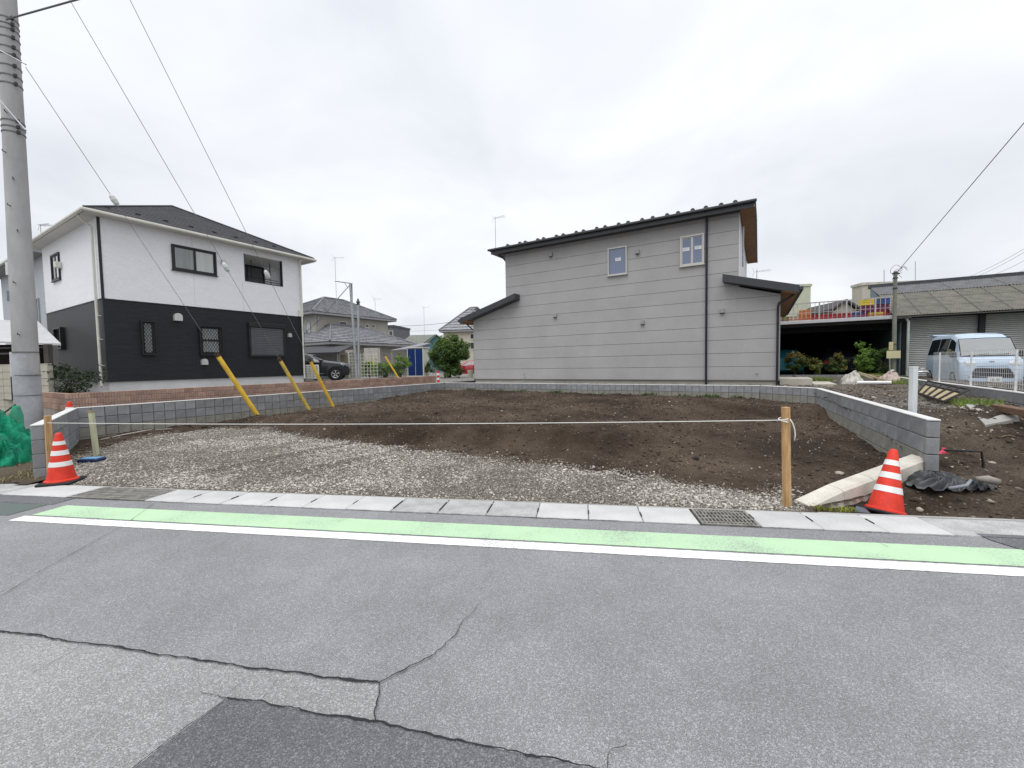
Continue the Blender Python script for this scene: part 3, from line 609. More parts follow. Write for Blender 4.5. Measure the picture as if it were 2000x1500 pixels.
# wire mesh fence
fs0 = Vector((9.51, 7.7, 0))+BB*4.75
fence = thing('mesh_fence', 'white wire mesh fence on the low wall in front of the blue van', 'fence', fs0+UU*.06, math.atan2(-BB.y, -BB.x))
FL = 6.6
M_FW = m_('fence_white', (.72, .73, .74), .5, var=.05)
for i in range(4): MB().tube([(.35+2.0*i, .0, .78), (.35+2.0*i, .0, 1.62)], .019, 10).build('post', M_FW, fence, smooth=40)
mb = MB()
for i in range(int(FL/.085)): mb.box(i*.085-.0019, i*.085+.0019, -.03, -.0265, .85, 1.62)
mb.build('vertical_wires', M_FW, fence)
for j in range(9):
    z = .85+.096*j; MB().box(0, FL, -.034, -.029, z-.003, z+.003).build('horizontal_wire', M_FW, fence)
# low wall behind the shrubs of the open garage
# ================================================================ HOUSES
HZ = -YAW
def streak(name, col, sx, bump, fine=.1, rough=.75, var=.05, scale=2):
    return mat(name, col, rough, var=var, scale=scale, bump=bump, bscale=9, fine=fine, stretch=sx)
def tile_mat(name, col, per, amp=.35, cells=0, xs=1.0, horiz=True):
    m = bpy.data.materials.new(name); m.use_nodes = True; t = m.node_tree; p = t.nodes['Principled BSDF']; A = t.nodes.new; K = t.links.new
    p.inputs['Roughness'].default_value = .7
    tcn = A('ShaderNodeTexCoord'); sp = A('ShaderNodeSeparateXYZ'); K(tcn.outputs['Object'], sp.inputs[0])
    fr = A('ShaderNodeMath'); fr.operation = 'MULTIPLY'; fr.inputs[1].default_value = 1/per; K(sp.outputs[2], fr.inputs[0])
    fl = A('ShaderNodeMath'); fl.operation = 'FRACT'; K(fr.outputs[0], fl.inputs[0])
    nz = A('ShaderNodeTexNoise'); nz.inputs['Scale'].default_value = 2.2; nz.inputs['Detail'].default_value = 8; nz.inputs['Roughness'].default_value = .7; K(tcn.outputs['Object'], nz.inputs['Vector'])
    nf = A('ShaderNodeTexVoronoi'); nf.inputs['Scale'].default_value = 5; mp = A('ShaderNodeMapping'); mp.inputs['Scale'].default_value = (1, 1, 1/per/5*1.0); K(tcn.outputs['Object'], mp.inputs[0]); K(mp.outputs[0], nf.inputs['Vector'])
    sc_ = A('ShaderNodeSeparateColor'); K(nf.outputs['Color'], sc_.inputs[0])
    r = A('ShaderNodeMapRange'); r.inputs[3].default_value = .72; r.inputs[4].default_value = 1.25; K(nz.outputs[0], r.inputs[0])
    r2 = A('ShaderNodeMapRange'); r2.inputs[3].default_value = 1-amp*.5; r2.inputs[4].default_value = 1+amp*.5; K(sc_.outputs[0], r2.inputs[0])
    mu = A('ShaderNodeMath'); mu.operation = 'MULTIPLY'; K(r.outputs[0], mu.inputs[0]); K(r2.outputs[0], mu.inputs[1])
    vm = A('ShaderNodeVectorMath'); vm.operation = 'SCALE'; vm.inputs[0].default_value = col; K(mu.outputs[0], vm.inputs['Scale']); K(vm.outputs[0], p.inputs['Base Color'])
    b = A('ShaderNodeBump'); b.inputs['Strength'].default_value = 1; b.inputs['Distance'].default_value = per*.35; K(fl.outputs[0], b.inputs['Height']); K(b.outputs[0], p.inputs['Normal'])
    return m
def stepped_slope(mb, e0, e1, t0, t1, rows, lift):
    # roof slope laid in overlapping courses: eave e0-e1, top t0-t1
    e0, e1, t0, t1 = map(Vector, (e0, e1, t0, t1)); up = Vector((0, 0, lift))
    for i in range(rows):
        a, b = i/rows, (i+1)/rows
        p, q, r_, s = e0.lerp(t0, a), e1.lerp(t1, a), e1.lerp(t1, b), e0.lerp(t0, b)
        if (r_-s).length < 1e-4: mb.add([p+up, q+up, s, p-up*.2, q-up*.2], [(0, 1, 2), (3, 4, 1, 0)])
        else: mb.add([p+up, q+up, r_, s, p-up*.2, q-up*.2], [(0, 1, 2, 3), (4, 5, 1, 0)])
def ant(loc, h, label, parent=None, s=1.0, name='tv_antenna'):
    s *= .62; t = thing(name, label, 'antenna', loc, random.uniform(-.5, .5))
    MB().tube([(0, 0, -.4), (0, 0, h)], .022*s, 6).build('mast', STEEL, t)
    mb = MB(); mb.tube([(-.1, 0, h-.1), (.9*s, 0, h-.02)], .012*s, 5)
    for i in range(9): mb.tube([(.05+.1*i*s, -.22*s, h-.09), (.05+.1*i*s, .22*s, h-.09)], .007*s, 4)
    for sg in (-1, 1): mb.tube([(-.1, 0, h-.1), (-.28*s, 0, h-.1+sg*.3*s)], .010*s, 4)
    mb.build('aerial', STEEL, t); return t
# ---------------------------------------------------------------- white and black house
K0 = D(200, 582.7, 14.2); WH = thing('white_black_house', 'two-storey house with white upper storey and black ground floor under a dark hip roof', 'house', (K0.x, K0.y, 0), HZ)
M_WW = streak('white_siding', (.80, .81, .84), (1, 1, 3.2), .55, fine=.05, var=.02)
M_BW = streak('black_siding', (.016, .017, .022), (.35, .35, 9), .8, fine=.45, rough=.5, var=.15)
M_FND = m_('house_foundation', (.66, .66, .67), .9, var=.06, scale=1.5, bump=.15)
M_TRIM = m_('white_trim', (.66, .65, .58), .45, var=.04)
M_SOFF = m_('soffit_white', (.58, .57, .53), .7, var=.03)
fm = MB(); fm.box(-6.78, -.07, .07, 7.15, .45, 1.125).build('foundation', M_FND, WH)
MB().box(-6.85, 0, 0, 7.22, 1.13, 3.965).build('lower_wall', M_BW, WH)
MB().box(-6.87, .02, -.02, 7.24, 3.955, 3.985).build('belt_trim', BLACKM, WH)
uw = MB()
uw.box(-6.85, 0, 0, 4.40, 3.985, 6.72).box(-6.85, -1.7, 4.40, 7.22, 3.985, 6.72).box(-1.7, 0, 4.40, 7.22, 3.985, 5.05)
uw.box(-.12, 0, 4.40, 4.60, 5.05, 6.72).box(-.12, 0, 6.27, 7.22, 5.05, 6.72).box(-.12, 0, 4.60, 6.27, 5.05, 5.30).box(-.12, 0, 4.60, 6.27, 6.48, 6.72)
uw.box(-1.7, -1.55, 7.10, 7.22, 5.05, 6.72).box(-1.55, -.16, 7.10, 7.22, 5.05, 5.25).box(-1.55, -.16, 7.10, 7.22, 6.42, 6.72).box(-.16, -.12, 7.10, 7.22, 5.05, 6.72)
uw.build('upper_wall', M_WW, WH)
MB().box(-1.69, -.13, 4.41, 7.09, 6.50, 6.71).build('balcony_ceiling', M_SOFF, WH)
window(WH, rightf, 4.75, 6.35, 5.06, 6.42, BLACKM, glass('balcony_glass', (.10, .11, .12)), 2, o0=-1.69)
rl = MB(); fb(rl, rightf, 4.60, 6.27, 5.30, 5.335, -.13, .015); fb(rl, rightf, 4.60, 6.27, 5.41, 5.44, -.08, -.04)
for y in (4.75, 5.25, 5.75, 6.2): fb(rl, rightf, y-.015, y+.015, 5.335, 5.41, -.075, -.045)
fb(rl, rightf, 4.60, 4.635, 5.335, 6.48, -.13, .01); fb(rl, rightf, 6.235, 6.27, 5.335, 6.48, -.13, .01)
rl.tube([(-.9, 5.35, 6.48), (-.9, 5.35, 5.65)], .02, 6).tube([(-.9, 6.2, 6.48), (-.9, 6.2, 5.65)], .02, 6).tube([(-.9, 5.1, 5.7), (-.9, 6.6, 5.7)], .016, 6)
rl.build('balcony_rail', BLACKM, WH)
tr = MB(); tr.box(-.035, .022, -.022, .05, 3.986, 6.70); tr.build('corner_trim', BLACKM, WH)
for y in (2.70, 4.50):
    j = MB(); fb(j, rightf, y-.006, y+.006, 3.99, 6.70 if y < 3 else 5.25, 0, .004); j.build('joint', m_('joint_grey', (.6, .6, .62), .8, var=0), WH)
    j = MB(); fb(j, rightf, y-.006, y+.006, 1.35, 3.94, 0, .004); j.build('joint', m_('joint_dark', (.035, .036, .04), .8, var=0), WH)
# roof
RO = .42; ez = 6.80; ap = (-3.72, 3.5, 8.9)
M_RF = tile_mat('dark_shingle', (.048, .047, .053), .105, .5)
cs = [(-6.85-RO, -RO, ez), (RO, -RO, ez), (RO, 7.22+RO, ez), (-6.85-RO, 7.22+RO, ez)]
rf = MB()
for i in range(4):
    a, b = cs[i], cs[(i+1) % 4]; stepped_slope(rf, a, b, ap, ap, 18, .018)
roof = rf.build('roof', M_RF, WH)
hp = MB()
for c in cs: hp.tube([(c[0], c[1], c[2]+.03), (ap[0], ap[1], ap[2]+.03)], .035, 6)
hp.build('hip_cap', DARKG, roof)
for i in range(9):
    y = .35+i*.82; a = .16; MB().box(RO-.75, RO-.63, y-.06, y+.06, ez+.32, ez+.40).build('snow_guard', BLACKM, roof)
MB().box(-6.85-RO+.04, RO-.04, -RO+.04, 7.22+RO-.04, ez-.085, ez-.02).build('soffit', M_SOFF, WH)
for nm, b_ in (('gutter', (RO-.02, RO+.09, -RO-.09, 7.22+RO+.09, ez-.10, ez-.01)), ('gutter', (-6.85-RO-.09, RO-.02, -RO-.09, -RO+.02, ez-.10, ez-.01)), ('gutter', (-6.85-RO-.05, RO, 7.22+RO-.02, 7.22+RO+.09, ez-.13, ez-.01))):
    MB().cbox(*b_, .02).build(nm, M_TRIM, WH)
MB().tube([(-.2, -RO, ez-.12), (-.24, -.30, ez-.28), (-.28, -.09, ez-.40), (-.28, -.09, .95)], .042, 10).build('downpipe', M_TRIM, WH, smooth=50)
for z in (1.7, 2.6, 3.4): MB().box(-.24, -.19, -.1, -.0, z-.015, z+.015).build('pipe_clip', M_TRIM, WH)
MB().tube([(RO-.05, 7.05, ez-.12), (.08, 7.05, ez-.22), (.08, 7.10, ez-.3), (.08, 7.10, 1.0)], .038, 10).build('downpipe', M_TRIM, WH, smooth=50)
G_CUR = glass('curtain_glass', (.27, .29, .29), .08, .5, var=.12, stretch=(6, 6, .4)); G_CUR2 = glass('curtain_pale_glass', (.50, .52, .50), .08, .5, var=.06, stretch=(7, 7, .3))
G_FROST = glass('frosted_glass', (.42, .45, .46), .15, .5, var=.05); G_DARK = glass('dark_glass', (.035, .04, .045), .05, .6)
window(WH, rightf, 2.01, 3.51, 5.31, 6.28, BLACKM, [G_CUR, G_CUR2], 2, fw=.06)
def grille(parent, fr, s0, s1, z0, z1, st, fmat):
    mb = MB(); fb(mb, fr, s0-.05, s1+.05, z1, z1+.04, .02, .14); fb(mb, fr, s0-.05, s1+.05, z0-.04, z0, .02, .14)
    fb(mb, fr, s0-.05, s0-.02, z0, z1, .10, .14); fb(mb, fr, s1+.02, s1+.05, z0, z1, .10, .14)
    n = int((s1-s0+z1-z0)/st)+1
    for k in range(-n, n+1):
        for sg in (1, -1):
            # diagonal z = sg*1.6*(s - c)
            c = s0+k*st; pts = []
            zs = lambda s: (z0+z1)/2+sg*1.65*(s-c)
            a = s0; b_ = s1
            sa = c+((z0-(z0+z1)/2)/1.65)*sg; sb = c+((z1-(z0+z1)/2)/1.65)*sg
            lo, hi = max(s0, min(sa, sb)), min(s1, max(sa, sb))
            if hi-lo > .02: mb.tube([fr(lo, zs(lo), .115), fr(hi, zs(hi), .115)], .009, 4)
    return mb.build('grille', fmat, parent)
w1 = window(WH, rightf, .99, 1.33, 2.10, 3.28, BLACKM, G_FROST, 1, fw=.06); grille(w1, rightf, 1.0, 1.32, 2.1, 3.26, .085, BLACKM)
w2 = window(WH, rightf, 2.78, 3.55, 2.10, 3.25, BLACKM, G_FROST, 2, fw=.06, horiz=True); grille(w2, rightf, 2.80, 3.53, 2.1, 3.22, .10, BLACKM)
sh = MB(); fb(sh, rightf, 4.62, 6.22, 3.32, 3.53, .0, .17, .02); fb(sh, rightf, 4.62, 4.70, 2.03, 3.32, 0, .10); fb(sh, rightf, 6.14, 6.22, 2.03, 3.32, 0, .10); fb(sh, rightf, 4.70, 6.14, 2.03, 2.09, 0, .10)
shw = sh.build('shutter_window', BLACKM, WH); sl = MB()
for i in range(16):
    z = 2.09+i*.0768; sl.add([rightf(4.70, z, .050), rightf(6.14, z, .050), rightf(6.14, z+.058, .085), rightf(4.70, z+.058, .085), rightf(6.14, z+.0768, .012), rightf(4.70, z+.0768, .012)], [(0, 1, 2, 3), (3, 2, 4, 5)])
sl.build('shutter_slats', m_('shutter_grey', (.22, .23, .255), .4, metal=.3, var=.05), shw)
def hood(parent, fr, s, z, r, m, name='vent_hood'):
    prof = [(s-r, z-r), (s+r, z-r)]+[(s+r*math.cos(a), z+r*.2+r*math.sin(a)) for a in [i*math.pi/8 for i in range(9)]]
    MB().prism(prof, .0, r*1.1, fr).build(name, m, parent, smooth=35)
M_HOOD = m_('hood_steel', (.56, .56, .55), .4, metal=.4, var=.06)
for s, z, r in ((2.08, 3.51, .13), (2.89, 1.80, .11), (6.47, 3.05, .085), (3.78, 5.95, .09)): hood(WH, rightf, s, z, r, M_HOOD)
jb = MB(); fb(jb, rightf, 6.95, 7.12, 3.98, 4.30, 0, .1, .01); jb.build('meter_box', M_TRIM, WH)
window(WH, front, -5.48, -4.42, 5.15, 6.2, BLACKM, [G_DARK, glass('white_blind', (.68, .69, .72), .3, .3)], 2, fw=.06)
window(WH, front, -5.50, -4.55, 2.42, 3.28, BLACKM, [G_DARK, G_FROST], 2, fw=.06, depth=.12)
lb = MB(); fb(lb, front, -4.40, -4.18, 5.55, 5.78, .0, .2, .02); lb.build('wall_lamp', M_TRIM, WH)
def ac_unit(loc, rz, label):
    a = thing('ac_unit', label, 'air conditioner', loc, rz)
    MB().cbox(-.42, .42, -.15, .15, .06, .78, .015).build('casing', M_TRIM, a)
    gm = MB()
    for i in range(5): gm.box(-.36+i*.165, -.345+i*.165, -.165, -.152, .1, .74)
    for i in range(8): gm.box(-.38, .34, -.164, -.153, .1+i*.085, .115+i*.085)
    gm.build('grille', m_('ac_grille', (.25, .26, .26), .6), a)
    MB().box(-.3, -.22, -.14, .14, 0, .06).build('foot', RUBBER, a); MB().box(.22, .3, -.14, .14, 0, .06).build('foot', RUBBER, a)
acp = Vector(K0)+UU*(-.3)+BB*7.62; ac_unit((acp.x, acp.y, .86), math.atan2(UU.y, UU.x)+R(72), 'cream air conditioner unit at the end of the white and black house')
# ---------------------------------------------------------------- grey sided house
GP = D(1521, 742.6, 13.4); GHs = thing('grey_sided_house', 'new two-storey house clad in wide grey siding boards under a dark metal roof', 'house', (GP.x, GP.y, 0), HZ)
M_GS = obj_rand(mat('grey_siding', (.402, .397, .395), .85, var=.05, scale=.9, bump=.2, bscale=45, fine=.05), .012)
M_GSB = m_('grey_siding_gap', (.17, .165, .16), .9, var=0)
OUTL = [(-12.16, .83), (0, .83), (0, 3.60), (-1.17, 3.95), (-1.17, 6.50), (-10.32, 6.50), (-10.32, 4.22), (-12.16, 3.62)]
def clip(poly, ax, v, keep_gt):
    o = []
    for i in range(len(poly)):
        p, q = poly[i], poly[(i+1) % len(poly)]; ip = (p[ax] > v) == keep_gt; iq = (q[ax] > v) == keep_gt
        if ip: o.append(p)
        if ip != iq:
            t = (v-p[ax])/(q[ax]-p[ax]); o.append((p[0]+t*(q[0]-p[0]), p[1]+t*(q[1]-p[1])))
    return o
MB().prism(OUTL, .0, -8.0, front).build('wall_core', M_GSB, GHs)
sj = [-12.16, -8.86, -4.83, -1.21, .01]
for k in range(13):
    for a, b in zip(sj[:-1], sj[1:]):
        p = clip(clip(clip(clip(OUTL, 1, .83+.455*k+.006, True), 1, .83+.455*(k+1)-.006, False), 0, a+.0012, True), 0, b-.0012, False)
        if len(p) >= 3 and (max(q[1] for q in p)-min(q[1] for q in p)) > .03: MB().prism(p, .001, .017, front).build('siding_board', M_GS, GHs)
for s in (-8.86, -4.83, -1.21):
    j = MB(); fb(j, front, s-.006, s+.006, .84, 6.5 if s > -10 else 4, .001, .0155); j.build('joint_seal', m_('seal_grey', (.30, .29, .285), .8, var=0), GHs)
MB().box(-12.13, -.03, .03, 7.97, .3, .80).build('foundation', m_('cream_foundation', (.42, .41, .36), .9, var=.08, bump=.2), GHs)
MB().box(-12.17, .02, -.03, .02, .806, .829).build('drip_edge', M_GSB, GHs)
M_SW = m_('lit_side_wall', (.74, .745, .76), .7, var=.02)  # grey wall painted white, the light on this side put into its colour
MB().box(-1.168, -1.15, .0, 8.0, 3.9, 6.50).build('side_wall', M_SW, GHs); MB().box(.0, .02, -.016, 8.0, .83, 3.6).build('side_wall', M_GS, GHs)
MB().tube([(-1.08, 1.0, 6.2), (-1.08, 1.0, 5.9), (-1.08, 1.0, 4.8)], .03, 8).build('side_pipe', STEEL, GHs)
M_GR = m_('dark_roof_metal', (.040, .044, .050), .45, var=.06, spec=.5)
M_WOOD = mat('soffit_wood', (.32, .16, .07), .7, var=.25, scale=4, stretch=(1, 6, 1))
mr = MB()
for y0, z0, y1, z1 in ((-.45, 6.60, 4.0, 7.35), (8.45, 6.60, 4.0, 7.35)):
    vs = [(x, y, z) for x in (-10.86, -.69) for y, z in ((y0, z0), (y1, z1), (y1, z1-.12), (y0, z0-.12))]
    mr.add(vs, [(0, 1, 2, 3), (4, 5, 6, 7), (0, 1, 5, 4), (3, 2, 6, 7), (0, 3, 7, 4), (1, 2, 6, 5)])
groof = mr.build('main_roof', M_GR, GHs)
MB().cbox(-10.92, -.66, -.56, -.452, 6.50, 6.585, .02).build('gutter', M_GR, groof)
MB().box(-10.80, -.74, -.44, -.41, 6.36, 6.478).build('fascia', M_GR, groof)
sm = MB(); sm.box(-10.80, -10.33, -.40, 8.38, 6.38, 6.47); sm.box(-10.33, -1.16, -.40, -.02, 6.40, 6.475); sm.build('soffit', M_GR, groof)
for i in range(9):   # timber boards of the verge soffit
    MB().box(-1.14, -.72, -.40+i*.98, .57+i*.98, 6.36+(.0 if i < 4 else 0), 6.47).build('soffit_board', M_WOOD, groof)
MB().box(-.72, -.685, -.44, 8.44, 6.35, 6.475).build('verge_board', M_GR, groof)
MB().box(-.90, -.725, -.43, -.405, 6.37, 6.46).build('verge_end', M_TRIM, groof)
for x in (-9.97, -9.36, -9.09, -8.5, -8.23, -7.65, -7.35, -6.79, -6.49, -5.95, -5.62, -5.1, -4.75, -4.24, -3.87, -3.38, -3.02, -2.55, -2.14, -1.68, -1.27):
    prof = [(x+.075*math.cos(a), 6.63+.075*math.sin(a)) for a in [i*math.pi/6 for i in range(7)]]
    MB().prism(prof, .40, .12, front).build('snow_guard', M_GR, groof)
def low_roof(name, x0, z0, x1, z1, y0, y1, eave_right, par):
    th = .24; mb = MB(); mb.prism([(x0, z0), (x1, z1), (x1, z1-th), (x0, z0-th)], -y0, -y1, front); r = mb.build(name, M_GR, par)
    sx = (z1-z0)/(x1-x0); 
    a, b = (0.03, x1-.05) if eave_right else (x0+.05, -12.2)
    za = lambda x: z0+(x-x0)*sx-th
    MB().prism([(a, za(a)-.002), (b, za(b)-.002), (b, za(b)-.03), (a, za(a)-.03)], -y0-.03, -y1, front).build('soffit_boards', M_WOOD, r)
    ex, ezz = (x1, z1) if eave_right else (x0, z0)
    MB().cbox(ex-.02 if eave_right else ex-.1, ex+.1 if eave_right else ex+.02, y0-.02, y1, ezz-.17, ezz-.04, .02).build('gutter', M_GR, r)
    return r
low_roof('right_lean_to_roof', -1.62, 4.36, .49, 3.77, -.45, 8.0, True, GHs); low_roof('left_lean_to_roof', -12.64, 3.68, -9.61, 4.54, -.45, 8.0, False, GHs)
M_PIPE = m_('black_pipe', (.018, .018, .024), .4, var=.03)
MB().tube([(-2.14, -.45, 6.52), (-2.14, -.3, 6.42), (-2.14, -.08, 6.30), (-2.14, -.08, .45)], .036, 10).build('downpipe', M_PIPE, GHs, smooth=50)
MB().tube([(.44, -.1, 3.60), (.2, -.1, 3.42), (-.02, -.08, 3.30), (-.05, -.08, 3.2), (-.05, -.08, .45)], .036, 10).build('downpipe', M_PIPE, GHs, smooth=50)
MB().tube([(-10.7, -.3, 6.5), (-10.5, .0, 6.3), (-10.36, .1, 6.1), (-10.36, .1, 4.3)], .03, 8).build('downpipe', M_PIPE, GHs, smooth=50)
MB().tube([(-12.55, -.1, 3.50), (-12.3, -.05, 3.25), (-12.22, .1, 3.15), (-12.22, .1, .5)], .03, 8).build('downpipe', M_PIPE, GHs, smooth=50)
M_WF = m_('champagne_frame', (.55, .53, .49), .4, metal=.3, var=.03); G_BLUE = glass('blue_sky_glass', (.16, .20, .30), .03, .8)
M_STK = m_('sticker_white', (.75, .76, .78), .6, var=0); M_STKT = m_('sticker_print', (.35, .38, .45), .6, var=0)
for a, b, n in ((-5.63, -4.89, 1), (-3.0, -2.22, 2)):
    wn = window(GHs, front, a, b, 4.85, 5.90, M_WF, G_BLUE, n, fw=.045, depth=.065, o0=.017)
    for i in range(n):
        c = a+(b-a)*(i+.5)/n+(.03 if n == 1 else 0); s = MB(); fb(s, front, c-.11, c+.11, 5.38, 5.50, .043, .046); s.build('sticker', M_STK, wn)
        s = MB()
        for q in range(3): fb(s, front, c-.09, c+.09-q*.03, 5.475-q*.03, 5.485-q*.03, .0462, .0472)
        s.build('sticker_print', M_STKT, wn)
M_GH = m_('grey_hood', (.33, .325, .31), .6, var=.03)
for s, z in ((-8.06, 6.02), (-4.49, 5.6), (-7.9, 3.49), (-4.31, 2.97), (-1.65, 3.18)):
    h = MB(); h.prism([(s-.065, z-.08), (s+.065, z-.08), (s+.065, z+.08), (s-.065, z+.08)], .017, .10, front); h.build('vent_cap', M_GH, GHs)
    h = MB(); fb(h, front, s-.066, s+.066, z-.085, z-.06, .05, .104); h.build('vent_slot', BLACKM, GHs)
for s, z in ((-9.45, 1.08), (-.62, 1.06)):
    MB().tube([front(s, z, .0), front(s, z, .06), front(s+.03, z-.02, .09)], .018, 8).build('pipe_stub', STEEL, GHs)
MB().tube([front(-9.42, .95, .03), front(-9.42, .6, .03)], .018, 8).build('pipe_stub', STEEL, GHs)
st = thing('concrete_steps', 'pale concrete doorsteps at the corner of the grey sided house', 'steps', (GP.x, GP.y, 0), HZ)
MB().cbox(.05, .95, .7, 2.2, .35, .86, .01).build('upper_step', m_('step_concrete', (.52, .49, .42), .9, var=.08), st); MB().cbox(.96, 1.55, .5, 2.2, .35, .70, .01).build('lower_step', m_('step_concrete', (.5, .5, .5)), st)
ant(D(968, 478, 22)-Vector((0, 0, .1)), 1.55, 'thin TV antenna on a mast above the grey sided house roof')
ant(D(1478, 548, 17), .45, 'small TV antenna behind the lean-to roof of the grey sided house', s=.9)
ant(D(80, 455, 24)-Vector((0, 0, 1)), 1.5, 'TV antenna beyond the utility pole, pointing right of it' if False else 'TV antenna seen between the utility pole and the white house roof', s=1.3)
# ---------------------------------------------------------------- tiled house far behind
K2 = Vector((-15.75, 33.5, 0)); TH = thing('tiled_house', 'beige two-storey house with grey tiled hip roofs on two levels', 'house', K2, HZ)
M_TL = tile_mat('grey_tiles', (.25, .255, .275), .16, .6); M_BEI = mat('beige_wall', (.42, .40, .355), .9, var=.06, scale=1.2, bump=.1)
MB().box(-6, 0, 0, 7.6, .5, 5.75).build('upper_wall', M_BEI, TH)
def hip(parent, x0, x1, y0, y1, z, r0, r1, m, rows, lift=.07, cap=None, name='roof'):
    mb = MB(); c = [(x0, y0, z), (x1, y0, z), (x1, y1, z), (x0, y1, z)]
    stepped_slope(mb, c[0], c[1], r0, r0, rows, lift); stepped_slope(mb, c[1], c[2], r0, r1, rows, lift); stepped_slope(mb, c[2], c[3], r1, r1, rows, lift); stepped_slope(mb, c[3], c[0], r1, r0, rows, lift)
    o = mb.build(name, m, parent); h = MB()
    for p, q in ((c[0], r0), (c[1], r0), (c[2], r1), (c[3], r1), (r0, r1)): h.tube([(p[0], p[1], p[2]+.05), (q[0], q[1], q[2]+.05)], .09, 6)
    h.build('ridge_tiles', cap or m_('ridge_tile', (.17, .175, .19), .6, var=.1), o)
    MB().box(x0+.02, x1-.02, y0+.02, y1-.02, z-.18, z-.03).build('eaves', m_('eaves_grey', (.30, .30, .31), .6, var=.05), o)
    return o
hip(TH, -6.6, .6, -.6, 8.2, 5.95, (-3, 3.0, 7.75), (-3, 5.0, 7.75), M_TL, 13)
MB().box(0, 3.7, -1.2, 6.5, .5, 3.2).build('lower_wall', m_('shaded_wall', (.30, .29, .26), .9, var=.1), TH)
hip(TH, -3.0, 4.3, -1.8, 7.1, 3.35, (.3, 1.2, 5.0), (.3, 4.3, 5.0), M_TL, 11)
for y, w_, h_ in ((2.2, .75, .35), (4.9, .42, .3), (5.6, .42, .3)): window(TH, rightf, y, y+w_, 5.05-.0, 5.05+h_, M_TRIM, G_DARK, 1, fw=.05)
window(TH, front, -1.2, -.6, 3.9, 5.2, STEEL, G_FROST, 1)
MB().tube([(.06, .25, 5.7), (.06, .25, 4.9)], .05, 6).build('downpipe', STEEL, TH); MB().tube([(.06, .5, 4.2), (.06, .5, 3.9)], .05, 6).build('downpipe', STEEL, TH)
ant(D(657, 582, 37)-Vector((0, 0, .3)), 3.9, 'tall TV antenna mast on the grey tiled roof', s=1.4); ant(D(733, 608, 38)-Vector((0, 0, .3)), 1.5, 'short TV antenna on the slope of the grey tiled roof', s=1.2)
# garage lean-to with a dark roof, wooden door
GA = thing('garage_annex', 'low pale annex with dark flat roof and latticed door behind the black car', 'shed')
def quadslab(mb, P, th):
    P = [Vector(p) for p in P]; Q = [p-Vector((0, 0, th)) for p in P]; return mb.add(P+Q, [(0, 1, 2, 3), (7, 6, 5, 4), (0, 1, 5, 4), (1, 2, 6, 5), (2, 3, 7, 6), (3, 0, 4, 7)])
quadslab(MB(), [D(560, 679, 29), D(690, 674, 31), D(662, 687.5, 26.5), D(560, 691, 26)], .12).build('roof', m_('dark_flat_roof', (.055, .055, .062), .6), GA)
def panel(name, px0, px1, py0, py1, Y, th, m, par=None, ch=0):
    a, b = D(px0, py1, Y), D(px1, py1, Y); c = D(px0, py0, Y)
    return MB().cbox(a.x, b.x, Y, Y+th, a.z, c.z, max(ch, .003)).build(name, m, par)
panel('wall', 560, 660, 690, 740, 28.5, .2, mat('pale_corrugated', (.5, .51, .5), .7, var=.06, scale=20, stretch=(6, 1, .2)), GA)
panel('door', 666, 680, 693, 737, 28.2, .08, m_('lattice_brown', (.30, .26, .19), .8, var=.1), GA); panel('door_frame', 661.5, 665, 688, 738, 28.1, .1, M_TRIM, GA); panel('door_frame', 681, 683, 688, 738, 28.1, .1, M_TRIM, GA); panel('lintel', 661, 692, 684, 689, 28.15, .1, m_('pale_pink', (.55, .47, .44), .8), GA)
panel('annex_box', 712, 738, 680, 715, 29.0, .6, m_('pale_box', (.52, .50, .46), .8, var=.05), GA)
# more distant houses
def simple_house(name, label, px0, px1, pye, Y, dep, wallm, roofm, zr, kind='hip', ov=.4, win=()):
    a, b = D(px0, pye, Y), D(px1, pye, Y); h = thing(name, label, 'house', (a.x, a.y, 0), R(-8)); Lx = b.x-a.x; z = a.z
    MB().box(0, Lx, 0, dep, .3, z-.05).build('wall', wallm, h)
    if kind == 'hip': hip(h, -ov, Lx+ov, -ov, dep+ov, z, (Lx*.42, dep*.5, zr), (Lx*.58, dep*.5, zr), roofm, 9, cap=roofm)
    elif kind == 'gable':   # ridge across, gable facing
        MB().prism([(-ov, z-.1), (Lx/2, zr), (Lx+ov, z-.1), (Lx+ov, z+.1), (Lx/2, zr+.22), (-ov, z+.1)], .3, -dep, front).build('roof', roofm, h)
        MB().prism([(0, z-.1), (Lx, z-.1), (Lx/2, zr-.05)], 0, -dep, front).build('gable_wall', wallm, h)
    else:
        MB().box(-.1, Lx+.1, -.1, dep+.1, z-.06, z+.2).build('parapet', roofm, h)
    for (s0, s1, z0, z1) in win: window(h, front, s0, s1, z0, z1, M_TRIM, G_DARK, 1, fw=.06)
    return h
M_CRW = m_('cream_wall', (.55, .52, .43), .9, var=.05)
ca = D(866, 648, 46); simple_house('cream_house', 'cream house with grey hip roof half hidden behind the round tree', 866, 960, 646, 46, 7, M_CRW, M_TL, 8.2, win=((3.0, 3.5, 3.2, 4.0), (3.0, 3.5, 4.3, 4.9)))
bl = D(840, 668, 52); BH = thing('blue_shed_house', 'low building with blue gable end and pale green roof beyond the tiled house', 'building', (bl.x, bl.y, 0), 0)
MB().prism([(-1.3, .3), (1.9, .3), (1.9, 4.2), (.75, 5.25), (-1.3, 3.9)], 0, -6, front).build('gable_wall', m_('teal_wall', (.10, .20, .25), .8, var=.05), BH)
rr = MB(); rr.add([(-1.6, -.3, 3.8), (.8, -.3, 5.4), (.8, 6, 5.4), (-1.6, 6, 3.8)], [(0, 1, 2, 3)]); rr.add([(.8, -.3, 5.4), (2.2, -.3, 4.2), (2.2, 6, 4.2), (.8, 6, 5.4)], [(0, 1, 2, 3)])
